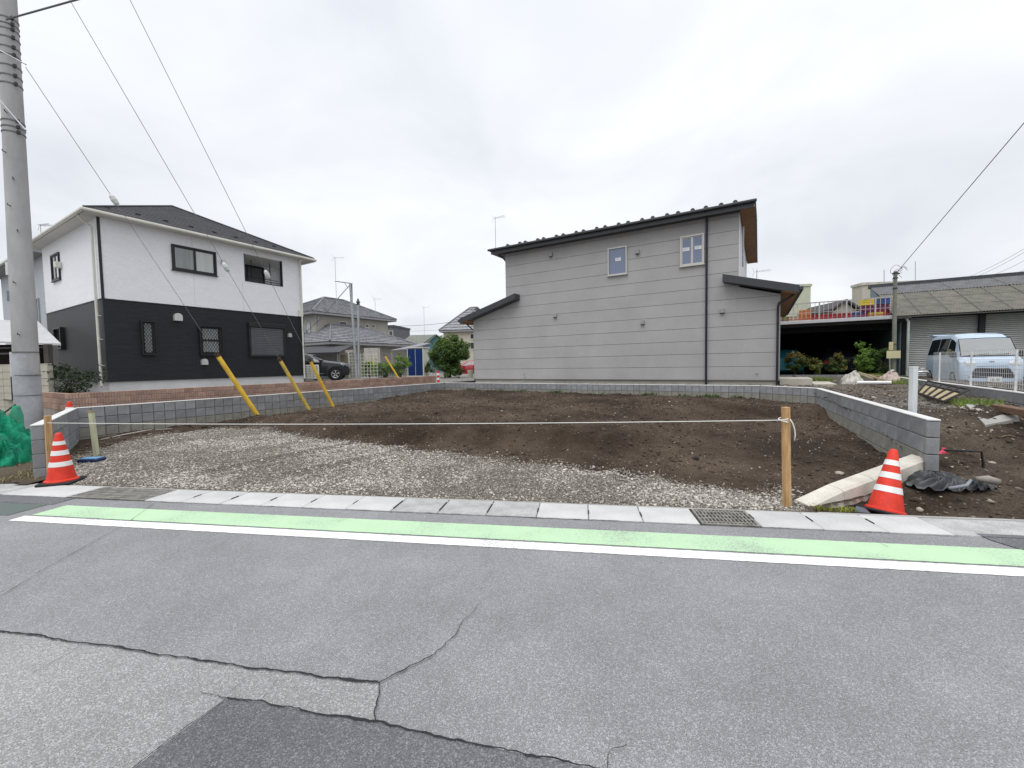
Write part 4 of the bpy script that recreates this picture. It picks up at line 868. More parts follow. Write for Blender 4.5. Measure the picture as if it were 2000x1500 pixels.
quadslab(rr, [(-4.6, 0, 3.75), (-1.3, -.2, 3.75), (.8, -.2, 5.35), (-2.4, 0, 5.35)], .15); rr.build('roof', m_('pale_green_roof', (.36, .39, .35), .7, var=.1, scale=2), BH)
panel('roof_fan', 799, 808, 646, 652, 54, .5, M_TRIM, BH)
simple_house('dark_house', 'small dark house with one white framed window at the edge of the tiled roof', 752, 770, 638, 60, 6, m_('purple_grey', (.14, .14, .16), .8), DARKG, 8, kind='flat', win=((.55, 1.2, 5.4, 6.6),))
ant(D(829, 648, 55), 3.3, 'thin mast rising behind the blue gabled building', s=1.4, name='radio_mast')
# far left: grey house and low roof
lg = D(84, 490, 19.6); LGH = thing('pale_grey_house', 'pale grey sided house partly hidden behind the utility pole', 'house', (lg.x, lg.y, 0), HZ)
M_LG = streak('pale_grey_siding', (.44, .46, .50), (.4, .4, 8), .4, fine=.05)
zl = lg.z; MB().box(-9, 0, 0, 5, .5, zl-.1).build('wall', M_LG, LGH)
hip(LGH, -9.5, .45, -.5, 5.5, zl, (-5.5, 2.5, zl+1.6), (-3.5, 2.5, zl+1.6), M_RF, 8, cap=DARKG)
MB().cbox(-9.6, .55, -.62, -.5, zl-.12, zl, .02).build('gutter', M_TRIM, LGH)
window(LGH, front, -1.55, -1.2, 3.5, 5.1, STEEL, G_FROST, 1); window(LGH, front, -4.2, -2.5, 3.7, 5.3, STEEL, G_CUR2, 2)
LS = thing('low_roof_shed', 'low shed with pale sheet roof and dark open side behind the cream wall', 'shed')
quadslab(MB(), [D(-160, 620, 16.2), D(74, 627, 16), D(119, 671, 13), D(-160, 661, 13.4)], .06).build('roof', m_('pale_sheet_roof', (.47, .47, .48), .6, var=.06), LS)
quadslab(MB(), [D(-160, 652, 13.95), D(105, 656, 13.9), D(106, 657, 13.88), D(-160, 653.2, 13.93)], .02).build('roof_seam', DARKG, LS)
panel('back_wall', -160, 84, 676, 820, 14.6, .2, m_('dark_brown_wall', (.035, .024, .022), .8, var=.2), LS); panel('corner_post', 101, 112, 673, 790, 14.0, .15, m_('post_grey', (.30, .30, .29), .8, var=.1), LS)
panel('beam', -160, 84, 681, 684, 13.9, .1, m_('beam_grey', (.22, .22, .22), .8), LS); panel('shelf', -160, 29, 692, 695, 13.8, .3, m_('beam_grey', (.22, .22, .22), .8), LS)
gpst = tag(panel('gate_post', 93, 102, 672, 806, 11.9, .13, m_('post_brown', (.06, .052, .045), .7, var=.2)), 'dark brown metal post at the end of the cream wall', 'post')
# ---------------------------------------------------------------- open garage with roof terrace, warehouse
OG = D(1640, 628, 20); og = thing('open_garage', 'wide dark open garage with a railed roof terrace', 'garage', (OG.x, OG.y, 0), HZ)
M_DKI = m_('garage_shade', (.02, .02, .022), .95, var=.15)  # shade of the deep garage put into the colours of its interior
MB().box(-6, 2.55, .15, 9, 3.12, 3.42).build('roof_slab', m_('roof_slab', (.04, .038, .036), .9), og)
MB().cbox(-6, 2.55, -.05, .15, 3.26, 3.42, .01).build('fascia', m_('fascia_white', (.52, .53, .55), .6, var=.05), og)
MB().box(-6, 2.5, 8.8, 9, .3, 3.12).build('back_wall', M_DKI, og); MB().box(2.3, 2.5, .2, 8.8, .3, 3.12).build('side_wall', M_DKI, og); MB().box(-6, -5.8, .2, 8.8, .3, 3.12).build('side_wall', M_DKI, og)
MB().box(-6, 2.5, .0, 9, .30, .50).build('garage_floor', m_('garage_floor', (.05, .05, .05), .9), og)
MB().box(-6, 2.3, 5.5, 5.7, .5, 1.75).build('inner_partition', m_('garage_mid_shade', (.022, .022, .024), .9), og)
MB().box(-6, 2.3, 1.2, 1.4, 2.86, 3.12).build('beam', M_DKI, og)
MB().tube([(2.35, -.12, 3.25), (2.42, -.15, 3.1), (2.42, -.15, .6)], .05, 8).build('downpipe', m_('pipe_green', (.45, .50, .46), .6), og)
M_RAIL = m_('rail_faded_red', (.42, .25, .22), .7, var=.3, scale=9, col2=(.55, .54, .53))
rail = MB(); rail.box(-6, 2.2, .30, .35, 4.27, 4.32).box(-6, 2.2, .31, .34, 3.80, 3.82); MB().box(-6, 2.2, .312, .338, 3.50, 3.54).build('lower_rail', m_('rail_red', (.38, .09, .08), .7, var=.2), og); rl = rail.build('railing', m_('rail_grey', (.45, .42, .41), .6, var=.1), og)
bmesh_b = MB().box(-.011, .011, .315, .337, 3.42, 4.27).mesh('baluster', M_RAIL); bmesh_p = MB().box(-.03, .03, .295, .355, 3.42, 4.28).mesh('rail_post', m_('rail_grey', (.45, .42, .41)))
for i in range(46):
    x = -5.9+i*.177; link('rail_post' if i % 6 == 5 else 'baluster', bmesh_p if i % 6 == 5 else bmesh_b, rl, (x, 0, 0))
lw = block_wall('block_wall', 'very low grey block wall behind the row of shrubs at the open garage', OG-UU*7-BB*1.0, OG+UU*1.4-BB*1.0, .74, [M_BLK]*2, side=1, cap=False)
# coloured crates on the terrace
def crate(loc, rz, c, label, w_=.5, d_=.36, h_=.3):
    t = thing('plastic_crate', label, 'crate', loc, rz, None)
    m = m_('crate_'+c[0], c[1], .5, var=.12, scale=4); mb = MB()
    mb.box(-w_/2, w_/2, -d_/2, -d_/2+.02, 0, h_).box(-w_/2, w_/2, d_/2-.02, d_/2, 0, h_).box(-w_/2, -w_/2+.02, -d_/2+.02, d_/2-.02, 0, h_).box(w_/2-.02, w_/2, -d_/2+.02, d_/2-.02, 0, h_).box(-w_/2+.02, w_/2-.02, -d_/2+.02, d_/2-.02, 0, .02)
    mb.build('shell', m, t); rb = MB()
    for z in (.02, h_*.48, h_-.05): rb.box(-w_/2-.012, w_/2+.012, -d_/2-.014, -d_/2, z, z+.035)
    for i in range(4): rb.box(-w_/2+.02+i*(w_-.06)/3, -w_/2+.04+i*(w_-.06)/3, -d_/2-.01, -d_/2, .05, h_-.05)
    rb.build('ribs', m, t); return t
CRC = {'red': (.40, .035, .045), 'orange': (.62, .22, .06), 'yellow': (.72, .55, .05), 'blue': (.05, .10, .28), 'purple': (.16, .03, .10), 'peach': (.60, .45, .30), 'olive': (.22, .24, .08)}
spots = [(-2.20, 0, 'olive', 'olive crate at the end of the terrace row by the lean-to roof'), (-1.75, 0, 'peach', 'peach crate standing next to the olive one on the terrace'), (-1.30, 0, 'orange', 'upper orange crate' ), (-.78, 0, 'red', 'red crate beside the orange pair on the terrace'), (-.26, 0, 'red', 'red crate second from the orange pair on the terrace'), (.26, 0, 'red', 'red crate third from the orange pair on the terrace'), (.70, 0, 'blue', 'lone blue crate between red crates on the terrace floor'), (1.15, 0, 'purple', 'dark purple crate under the yellow one on the terrace'), (1.66, 0, 'red', 'bright red crate at the warehouse end of the terrace')]
for i, (x, l, c, lab) in enumerate(spots):
    if c == 'orange': lab = 'orange crate lying beside the peach one on the terrace'
    p = OG+UU*x+BB*.85; crate((p.x, p.y, 3.42), HZ+random.uniform(-.06, .06), (c, CRC[c]), lab)
for x, z, c, lab, dy in ((1.15, .302, 'purple', 'second dark purple crate stacked under the top yellow crate', .85), (1.1, .604, 'yellow', 'yellow crate on top of the purple crates', .85), (1.66, .302, 'purple', 'purple crate stacked on the bright red crate', .85), (1.70, .604, 'blue', 'blue crate on top of the stack at the warehouse end', .85), (1.40, 0.02, 'yellow', 'yellow crate on the terrace floor close behind the railing', .60), (-1.30, .302, 'orange', 'orange crate stacked on the other orange crate', .85)):
    p = OG+UU*x+BB*dy; crate((p.x, p.y, 3.42+z), HZ+random.uniform(-.1, .1), (c, CRC[c]), lab, h_=.28 if z != .02 else .2)
WP = D(1775, 735, 19); wh = thing('warehouse', 'low warehouse with weathered corrugated roof and grey roller shutters', 'warehouse', (WP.x, WP.y, 0), HZ)
M_TEALP = m_('teal_pillar', (.17, .235, .26), .6, var=.1, scale=3); M_SHUT = mat('shutter_olive', (.50, .515, .49), .5, var=.07, scale=1.5, metal=.15)
MB().cbox(-.36, -.06, -.06, .3, .3, 3.5, .01).build('pillar', M_TEALP, wh); MB().box(-.05, 9, .25, 6, .3, 3.45).build('wall', m_('wh_wall', (.10, .105, .10), .9), wh)
MB().box(-.36, -.06, .3, 6, .3, 3.5).build('end_wall', M_TEALP, wh)
for a, b in ((-.05, 2.2), (2.38, 4.7), (4.88, 7.2)):
    sl = MB(); n = 34
    for i in range(n):
        z = .45+i*(2.85/n); h = 2.85/n; sl.add([(a, .215, z), (b, .215, z), (b, .155, z+h*.3), (a, .155, z+h*.3), (b, .165, z+h*.75), (a, .165, z+h*.75), (b, .215, z+h), (a, .215, z+h)], [(0, 1, 2, 3), (3, 2, 4, 5), (5, 4, 6, 7)])
    sl.build('roller_shutter', M_SHUT, wh)
for a in (2.2, 4.7, 7.2): MB().box(a, a+.18, -.02, .24, .3, 3.3).build('shutter_post', m_('post_dark', (.03, .032, .034), .7), wh)
MB().box(-.06, 9, -.02, .24, 3.3, 3.5).build('lintel', m_('post_dark', (.03, .032, .034)), wh)
M_SL = obj_rand(mat('corrugated_slate', (.21, .20, .172), .95, var=.22, scale=3, bump=.2, fine=.15, col2=(.12, .115, .10)), .06)
M_SL2 = obj_rand(mat('corrugated_dark', (.15, .152, .16), .9, var=.15, scale=3, fine=.1), .03)
def corr(wd, ln, m, per=.13, amp=.025):
    n = int(wd/per*6); vs = []; 
    for j in (0, 1):
        for i in range(n+1): vs.append((wd*i/n, ln*j, amp*math.cos(2*math.pi*i/6)))
    me = bpy.data.meshes.new('roof_sheet'); me.from_pydata(vs, [], [(i, i+1, n+2+i, n+1+i) for i in range(n)]); me.materials.append(m)
    for p in me.polygons: p.use_smooth = True
    return me
e0, t0, e1, t1 = -.75, 3.36, 2.4, 4.68      # eave and top of the slate part (y, z)
sl_len = math.hypot(e1-e0, t1-t0); pit = math.atan2(t1-t0, e1-e0); rt = MB().box(-.65, 9.4, e0+.1, 4.6, 3.30, 3.34).build('roof', m_('post_dark', (.03, .032, .034)), wh)
cm = corr(.935, sl_len/3+.1, M_SL, .085, .017)
for r_ in range(3):
    for c in range(11):
        k = r_*sl_len/3; link('roof_sheet', cm, rt, (-.72+.91*c, e0+k*math.cos(pit), t0+k*math.sin(pit)+.018*r_+(.007 if c % 2 else 0)), (pit+.006, 0, 0))
MB().prism([(e0+.02, t0-.05), (e1, t1-.05), (4.5, 5.30), (4.5, 5.1), (e1, t1-.2), (e0+.02, t0-.07)], -.6, 9.2, lambda a, b, o: (o, a, b)).build('roof_deck', m_('deck_grey', (.15, .145, .13), .9), rt)
cm2 = corr(.93, 2.15, M_SL2, .11, .016)
for c in range(11): link('roof_sheet', cm2, rt, (-.72+.91*c, e1-.10, t1+.03+(.004 if c % 2 else 0)), (R(18), 0, 0))
MB().box(-.75, 9.3, 4.25, 4.6, 5.32, 5.52).build('ridge_cap', m_('ridge_dark', (.06, .065, .075), .7), rt)
MB().prism([(e0, t0-.02), (4.5, 5.4), (4.5, 3.4), (.2, 3.36)], -.62, -.66, lambda a, b, o: (o, a, b)).build('gable_end', M_TEALP, wh)
# buildings far right
simple_house('beige_block', 'plain beige flat-roofed block behind the terrace railing', 1684, 1790, 556, 42, 1.5, m_('beige_block', (.50, .47, .40), .9, var=.06), m_('beige_cap', (.55, .52, .45), .9), 9, kind='flat')
simple_house('pale_green_block', 'narrow pale green building beyond the end of the lean-to roof', 1480, 1575, 562, 48, 1.2, m_('pale_green_wall', (.52, .54, .42), .9, var=.05), m_('pale_green_wall', (.52, .54, .42)), 9, kind='flat')
simple_house('gabled_house', 'distant small house with dark gable roof seen through the railing', 1628, 1668, 606, 40, 6, m_('grey_wall', (.40, .38, .34), .9), m_('dark_gable', (.07, .07, .075), .8), 6.9, kind='gable')
# ================================================================ VEHICLES
def loft_fn(st):
    A = np.array(sorted(st)); return lambda x: [float(np.interp(x, A[:, 0], A[:, i])) for i in range(1, 7)]
def car(name, label, loc, rz, st, paintm, wheels, wins, glassm, n=44, group=None):
    t = thing(name, label, 'van' if 'van' in name else 'car', loc, rz, group); F_ = loft_fn(st); xs0 = sorted(s[0] for s in st)
    xs = sorted(set([round(v, 4) for v in np.linspace(xs0[0], xs0[-1], n)]+xs0)); vs = []; H = 9
    for x in xs:
        zb, wb, zl, wl, zt, wt = F_(x); zm = zb+(zl-zb)*.35
        half = [(0, zb), (wb*.9, zb), (wb, zb+.05), (max(wb, wl)*1.0, zm), (wl, zl), (wl+(wt-wl)*.15, zl+(zt-zl)*.10), (wt+.02*(wl-wt), zt-.10*(zt-zl)-.005), (wt*.86, zt-.004), (0, zt+.015)]
        vs += [(x, y, z) for y, z in half]+[(x, -y, z) for y, z in half[-2:0:-1]]
    R_ = 2*H-2; fs = [(i*R_+k, i*R_+(k+1) % R_, (i+1)*R_+(k+1) % R_, (i+1)*R_+k) for i in range(len(xs)-1) for k in range(R_)]
    fs += [tuple(range(R_)), tuple((len(xs)-1)*R_+k for k in range(R_))]
    body = MB().add(vs, fs).build('body', paintm, t, smooth=42)
    def side(x, f, sg, o=.012):
        zb, wb, zl, wl, zt, wt = F_(x); a, b = (wl+(wt-wl)*.15, zl+(zt-zl)*.10), (wt+.02*(wl-wt), zt-.10*(zt-zl)-.005); return (x, sg*(a[0]+(b[0]-a[0])*f+o), a[1]+(b[1]-a[1])*f)
    for sg in (1, -1):
        for poly in wins:
            pts = []
            for (xa, fa), (xb, fb_) in zip(poly, poly[1:]+poly[:1]): pts += [(xa+(xb-xa)*q/3, fa+(fb_-fa)*q/3) for q in range(3)]
            MB().add([side(x, f, sg) for x, f in pts]+[side(x, f, sg, -.01) for x, f in pts], [tuple(range(len(pts)))]+[(k, (k+1) % len(pts), len(pts)+(k+1) % len(pts), len(pts)+k) for k in range(len(pts))]).build('side_window', glassm, t)
    for x, r, wy in wheels:
        for sg in (1, -1):
            rot = lambda a, b, c: (x+a, sg*(wy+c), r+b)
            arch = MB().lathe([(.0, -.02), (r+.075, -.02), (r+.075, .008), (r+.045, .012), (.0, .012)], 24, fn=lambda a, b, c: rot(a, b+.02, c)).build('wheel_arch', RUBBER, t, smooth=30)
            ty = MB().lathe([(r*.62, -.20), (r*.93, -.20), (r, -.17), (r, -.02), (r*.94, .022), (r*.64, .026), (r*.62, -.01)], 26, fn=rot, cap=False).build('wheel', RUBBER, t, smooth=30)
            MB().lathe([(0, .0), (r*.2, .018), (r*.2, .005)], 12, fn=rot).build('hub', m_('alloy', (.5, .5, .52), .3, metal=.8, var=0), ty)
            sp = MB()
            for k in range(5):
                a0 = k*2*math.pi/5+.3; 
                for w0 in (0,): sp.add([rot(r*.14*math.cos(a0-.5), r*.14*math.sin(a0-.5), .02), rot(r*.14*math.cos(a0+.5), r*.14*math.sin(a0+.5), .02), rot(r*.62*math.cos(a0+.17), r*.62*math.sin(a0+.17), .024), rot(r*.62*math.cos(a0-.17), r*.62*math.sin(a0-.17), .024)], [(0, 1, 2, 3)])
            sp.lathe([(r*.58, .015), (r*.66, .03), (r*.66, .01)], 26, fn=rot, cap=False); sp.build('rim', m_('alloy', (.5, .5, .52)), ty)
    return t, side, F_
def plate(parent, x, y, z, wd, ht, colr, txt, tcol, face=1, small=None, rot=None):
    p = MB().cbox(-wd/2, wd/2, -.008, .008, -ht/2, ht/2, .004).build('number_plate', m_('plate_'+colr[0], colr[1], .5, var=0), parent, loc=(x, y, z), rot=(0, 0, R(90)*face))
    cu = bpy.data.curves.new('plate_text', 'FONT'); cu.body = txt; cu.size = ht*.62; cu.align_x = 'CENTER'; cu.align_y = 'CENTER'; cu.extrude = .001; cu.materials.append(m_('ptxt_'+colr[0], tcol, .6, var=0))
    o = bpy.data.objects.new('plate_text', cu); COL.objects.link(o); me = bpy.data.meshes.new_from_object(o); bpy.data.objects.remove(o); o = link('plate_text', me, p); o.location = (0, -.0095, -ht*.12); o.rotation_euler = (R(90), 0, 0); return p
G_CAR = glass('car_glass', (.02, .024, .027), .03, .9); G_CARL = mat('windscreen_glass', (.12, .135, .145), .04, var=.1, scale=2, spec=.9)
M_LAMP = mat('lamp_clear', (.62, .64, .66), .12, var=.25, scale=25, spec=.8)
PNT_BLK = m_('paint_black', (.010, .012, .018), .25, var=0, coat=.8); PNT_RED = m_('paint_red', (.30, .008, .022), .3, var=0, coat=.7); PNT_BLU = mat('paint_pale_blue', (.46, .57, .70), .35, var=.02, coat=.5); PNT_TEAL = m_('paint_teal', (.015, .16, .21), .3, var=0, coat=.6)
ST_SUV = [(2.16, .38, .50, .62, .58, .76, .42), (2.08, .28, .72, .74, .76, .90, .60), (1.80, .25, .85, .88, .86, 1.00, .68), (1.0, .25, .90, 1.0, .89, 1.10, .70), (.82, .25, .90, 1.01, .89, 1.15, .68), (.15, .25, .90, 1.03, .89, 1.47, .63), (-.35, .25, .90, 1.06, .89, 1.55, .60), (-1.2, .25, .90, 1.10, .89, 1.50, .57), (-1.85, .30, .88, 1.12, .86, 1.20, .60), (-2.15, .42, .78, .9, .80, 1.05, .60)]
W_SUV = [[(.62, .02), (.02, .92), (-.42, .97), (-.42, .03)], [(-.47, .03), (-.47, .97), (-1.15, .9), (-1.3, .05)]]
sp_ = D(627, 742, 24.0); az = R(90-72)
suv, sd, ff = car('black_car', 'black crossover car parked behind the white house beside the annex', (sp_.x-.55, 24.0, sp_.z-.01), az, ST_SUV, PNT_BLK, [(1.38, .345, .90), (-1.25, .345, .90)], W_SUV, G_CARL)
for sg in (1, -1):
    MB().add([(2.10, sg*.55, .82), (1.80, sg*.80, .93), (1.62, sg*.875, .93), (1.80, sg*.87, .82), (2.06, sg*.73, .72)], [(0, 1, 2, 3, 4)]).build('headlight', M_LAMP, suv)
    MB().cbox(.55, .75, sg*.93-.09, sg*.93+.09, 1.05, 1.2, .03).build('mirror', PNT_BLK, suv)
    MB().box(.75, -.75, sg*.905-.012, sg*.905+.012, .36, .40).build('sill_trim', m_('chrome', (.5, .5, .5), .2, metal=.9, var=0), suv)
MB().add([(.85, .55, 1.16), (.85, -.55, 1.16), (.22, -.52, 1.495), (.22, .52, 1.495)], [(0, 1, 2, 3)]).build('windscreen', G_CAR, suv)
rp_ = D(905, 735, 40); red, sd, ff = car('red_car', 'red hatchback parked between the round tree and the grey sided house', (rp_.x+.75, 40, rp_.z-.02), R(180-14), [(a*.86, *r) for a, *r in ST_SUV], PNT_RED, [(1.2, .30, .90), (-1.08, .30, .90)], [[(x*.86, f) for x, f in p] for p in W_SUV], G_CARL)
for sg in (1, -1): MB().add([(1.80, sg*.58, .84), (1.55, sg*.82, .95), (1.38, sg*.88, .95), (1.56, sg*.875, .82)], [(0, 1, 2, 3)]).build('headlight', M_LAMP, red)
# pale blue van
ST_VAN = [(1.70, .16, .52, .55, .56, .68, .40), (1.675, .15, .62, .66, .66, .82, .56), (1.62, .14, .69, .80, .715, .93, .62), (1.50, .14, .715, .93, .735, 1.02, .65), (1.40, .14, .72, .96, .737, 1.08, .65), (.98, .14, .72, 1.0, .737, 1.66, .60), (.82, .14, .72, 1.0, .737, 1.77, .585), (.4, .14, .72, 1.0, .737, 1.84, .58), (-1.2, .14, .72, 1.0, .737, 1.86, .58), (-1.62, .16, .72, 1.0, .737, 1.82, .58), (-1.69, .2, .70, 1.0, .72, 1.70, .57)]
vf = D(1925, 758, 13.5); vc = vf+BB*1.70+UU*.13
van, sd, ff = car('blue_van', 'pale blue small van with raised tailgate parked by the roller shutters', (vc.x, vc.y, vf.z), math.atan2(-BB.y, -BB.x), ST_VAN, PNT_BLU, [(1.05, .275, .715), (-1.2, .275, .715)], [[(1.12, .05), (.93, .80), (.45, .9), (.35, .04)], [(.28, .04), (.36, .92), (-.5, .92), (-.5, .04)], [(-.57, .04), (-.57, .92), (-1.5, .9), (-1.55, .06)]], G_CAR)
def vg_(y, z0, x0, z1, x1, w0, w1, k): # windscreen grid
    return (x0+(x1-x0)*k, y*(w0+(w1-w0)*k), z0+(z1-z0)*k)
ws = MB(); cols = 8; rows = 5; vs = []
for j in range(rows+1):
    for i in range(cols+1):
        y = -1+2*i/cols; k = j/rows; x, yy, z = vg_(y, 1.07, 1.435, 1.63, 1.035, .655, .60, k); vs.append((x+.035*(1-y*y)+.012, yy, z))
ws.add(vs, [(j*9+i, j*9+i+1, (j+1)*9+i+1, (j+1)*9+i) for j in range(rows) for i in range(cols)]).build('windscreen', G_CARL, van, smooth=True)
MB().tube([(1.47, -.66, 1.055), (1.50, 0, 1.05), (1.47, .66, 1.055), (1.03, .605, 1.645), (1.07, 0, 1.655), (1.03, -.605, 1.645), (1.47, -.66, 1.055)], .014, 6).build('windscreen_seal', BLACKM, van)
for a, b in ((-.1, .45), (-.5, -.02)): MB().tube([(1.50, a, 1.07), (1.49, b, 1.12)], .010, 5).build('wiper', BLACKM, van)
for y in (-.36, .36):
    MB().cbox(1.0, 1.12, y-.22, y+.22, .95, 1.36, .05).build('seat', m_('seat_grey', (.22, .23, .24), .8), van)
def surf_x(y, z):
    # front surface of the van body at (y, z)
    y = abs(y); x = 1.70
    while x > .9:
        zb, wb, zl, wl, zt, wt = ff(x); zm = zb+(zl-zb)*.35
        zs = [zb, zb+.05, zm, zl, zl+(zt-zl)*.10, zt-.10*(zt-zl)-.005, zt-.004, zt+.015]; ws_ = [wb*.9, wb, max(wb, wl), wl, wl+(wt-wl)*.15, wt+.02*(wl-wt), wt*.86, 0]
        if zb <= z <= zs[-1] and y <= np.interp(z, zs, ws_): break
        x -= .004
    return x
gr_ = [(-.53, .34), (.53, .34), (.41, .60), (.37, .655), (-.37, .655), (-.41, .60)]
def fpanel(poly, name, m, o=.008, par=van, th=.03, n=6):
    pts = []
    for (a, b), (c, d) in zip(poly, poly[1:]+poly[:1]): pts += [(a+(c-a)*q/n, b+(d-b)*q/n) for q in range(n)]
    k = len(pts); cz = sum(z for _, z in pts)/k; cy = sum(y for y, _ in pts)/k; v = []; fs = []
    for f in (1, .66, .33):
        v += [(surf_x(cy+(y-cy)*f, cz+(z-cz)*f)+o, cy+(y-cy)*f, cz+(z-cz)*f) for y, z in pts]
    v += [(surf_x(cy, cz)+o, cy, cz)]+[(surf_x(y, z)-th, y, z) for y, z in pts]
    for r_ in (0, 1): fs += [(r_*k+i, r_*k+(i+1) % k, (r_+1)*k+(i+1) % k, (r_+1)*k+i) for i in range(k)]
    fs += [(2*k+i, 2*k+(i+1) % k, 3*k) for i in range(k)]+[(i, (i+1) % k, 3*k+1+(i+1) % k, 3*k+1+i) for i in range(k)]
    return MB().add(v, fs).build(name, m, par)
fpanel(gr_, 'grille', m_('grille_black', (.015, .015, .02), .6, var=0), .012)
fpanel([(-.58, .155), (.58, .155), (.60, .20), (-.60, .20)], 'lower_lip', BLACKM, .012); fpanel([(-.50, .21), (.50, .21), (.46, .30), (-.46, .30)], 'lower_panel', PNT_BLU, .02)
for k_ in range(7):
    z_ = .37+k_*.042; h_ = .52-.12*k_/6; fpanel([(-h_, z_), (h_, z_), (h_-.005, z_+.008), (-h_+.005, z_+.008)], 'grille_bar', m_('grille_grey', (.06, .065, .075), .4, var=0), .02, n=3)
for sg in (-1, 1):
    fpanel([(sg*.36, .80), (sg*.45, .745), (sg*.665, .735), (sg*.685, .82), (sg*.62, .885), (sg*.40, .875)], 'headlight', M_LAMP, .012)
    MB().cbox(1.22, 1.34, sg*.80-.08, sg*.80+.08, 1.02, 1.2, .03).build('mirror', BLACKM, van)
fpanel([(-.36, .715), (.36, .715), (.36, .727), (-.36, .727)], 'bonnet_gap', m_('shade_blue', (.1, .14, .2), .6, var=0), .012)
MB().lathe([(0, .02), (.055, .012), (.065, 0)], 14, fn=lambda a, b, c: (1.665+c, a, .865+b*.5)).build('emblem', m_('chrome', (.5, .5, .5)), van)
plate(van, 1.728, 0.06, .29, .33, .165, ('white', (.72, .73, .72)), '18-30', (.06, .12, .09), 1)
hg = MB(); hg.cbox(-2.35, -1.55, -.58, .58, 1.86, 1.905, .02).build('tailgate', PNT_BLU, van); MB().box(-2.2, -1.75, -.45, .45, 1.845, 1.858).build('tailgate_glass', G_CAR, van)
# cars under the garage roof, rear plates to the front
for nm, lab, x, pm, pc in (('teal_car', 'teal car in the open garage, half hidden by a reddish shrub', -2.0, PNT_TEAL, ('white', (.72, .73, .72))), ('dark_car', 'dark car with yellow number plate in the open garage', .25, PNT_BLK, ('yellow', (.62, .40, .02)))):
    p = OG+UU*x+BB*3.1; c, sd, ff = car(nm, lab, (p.x, p.y, .50), math.atan2(BB.y, BB.x), [(a*.8, b_, c_*.85, d_, e_*.85, f_, g_*.85) for a, b_, c_, d_, e_, f_, g_ in ST_SUV], pm, [(1.1, .28, .74), (-1.0, .28, .74)], [[(q*.8, f) for q, f in w_] for w_ in W_SUV], G_CAR)
    plate(c, -1.76, -.10 if x > 0 else -.15, .53, .33, .165, pc, '4 94' if x < 0 else '6 80', (.06, .12, .09) if x < 0 else (.02, .02, .02), -1)
    for sg in (-1, 1): MB().cbox(-1.73, -1.66, sg*.58-.1, sg*.58+.1, .72, .9, .02).build('tail_light', m_('tail_red', (.2, .01, .01), .3), c)
# ================================================================ POLES AND WIRES
def projx(P):
    d = Vector(P)-CC; w_ = d.dot(CF); return 1000+FPX*d.dot(CR)/w_
M_POLE = mat('pole_concrete', (.42, .415, .415), .85, var=.14, scale=2, bump=.15, bscale=50, stretch=(1, 1, .35)); M_POLE2 = mat('pole_sleeve', (.41, .425, .45), .8, var=.16, scale=3, bump=.2, bscale=30)
pb = D(60, 866, 8.6); pt = D(-18, -560, 8.6); pax = (pt-pb)
up = thing('utility_pole', 'tall concrete utility pole with steel bands standing by the cream wall', 'utility pole', pb)
rr_ = lambda t: .196-.085*t
MB().tube([pax*(i/12)-Vector((0, 0, .3 if i == 0 else 0)) for i in range(13)], [rr_(i/12) for i in range(13)], 28).build('shaft', M_POLE, up, smooth=40)
def pz(py):   # fraction of the pole at a picture height
    z = D(40, py, 8.6).z; return (z-pb.z)/pax.z
def ring(t0, r_add, h, m, name='band'):
    c = pax*t0; r = rr_(t0); o = MB().lathe([(r-.01, -h/2), (r+r_add, -h/2), (r+r_add, h/2), (r-.01, h/2)], 26, c).build(name, m, up, smooth=30); return o
ring(pz(800), .010, D(0, 690, 8.6).z-D(0, 905, 8.6).z, M_POLE2, 'sleeve')
for py in (688, 733, 772): ring(pz(py), .016, .008, DARKG)
for py in (40, 52, 62, 78, 97, 112, 133, 152, 168, 240, 252, 262, -40, -120):
    b_ = ring(pz(py), .010, .022, m_('band_steel', (.16, .165, .17), .5, metal=.4, var=.1)); t0 = pz(py); c = pax*t0; r = rr_(t0)
    for a in (-.35, 2.4): MB().box(-.03, .05, -.02, .02, -.03, .03, lambda x, y, z: (c.x+(r+x)*math.cos(a)-y*math.sin(a), c.y+(r+x)*math.sin(a)+y*math.cos(a), c.z+z)).build('clamp_bolt', DARKG, b_)
for py, a in ((228, -1.2), (356, -.9), (456, -.8), (305, -1.5), (408, -1.3), (556, -1.2), (655, -1.1)):
    t0 = pz(py); c = pax*t0; r = rr_(t0); MB().tube([c+Vector(((r-.02)*math.cos(a), (r-.02)*math.sin(a), 0)), c+Vector(((r+.06)*math.cos(a), (r+.06)*math.sin(a), 0)), c+Vector(((r+.065)*math.cos(a), (r+.065)*math.sin(a), .03))], .009, 6).build('step_bolt', DARKG, up)
def on_pole(name, py0, py1, a, w_, m, th=.03):
    c0, c1 = pax*pz(py1), pax*pz(py0); r = rr_(pz(py1)); f = lambda x, y, z: tuple(c0.lerp(c1, z)+Vector(((r+x)*math.cos(a)-y*math.sin(a), (r+x)*math.sin(a)+y*math.cos(a), 0)))
    return MB().box(-.01, th, -w_/2, w_/2, 0, 1, f).build(name, m, up)
on_pole('conduit', 688, 735, -2.25, .05, WHITE); on_pole('conduit', 735, 780, -2.25, .05, m_('conduit_green', (.03, .06, .05), .6)); on_pole('tag_plate', 515, 540, -2.2, .05, WHITE); on_pole('tag_plate', 570, 590, -2.25, .04, m_('tag_blue', (.22, .27, .33), .6))
# brackets and lashed cables near the top
for (p0, p1) in (((-1, 195), (55, 255)), ((-1, 98), (55, 126))): cable('brace', [D(p0[0], p0[1], 8.36)-pb, D(p1[0]-4, p1[1], 8.33)-pb], .012, STEEL, None, parent=up)
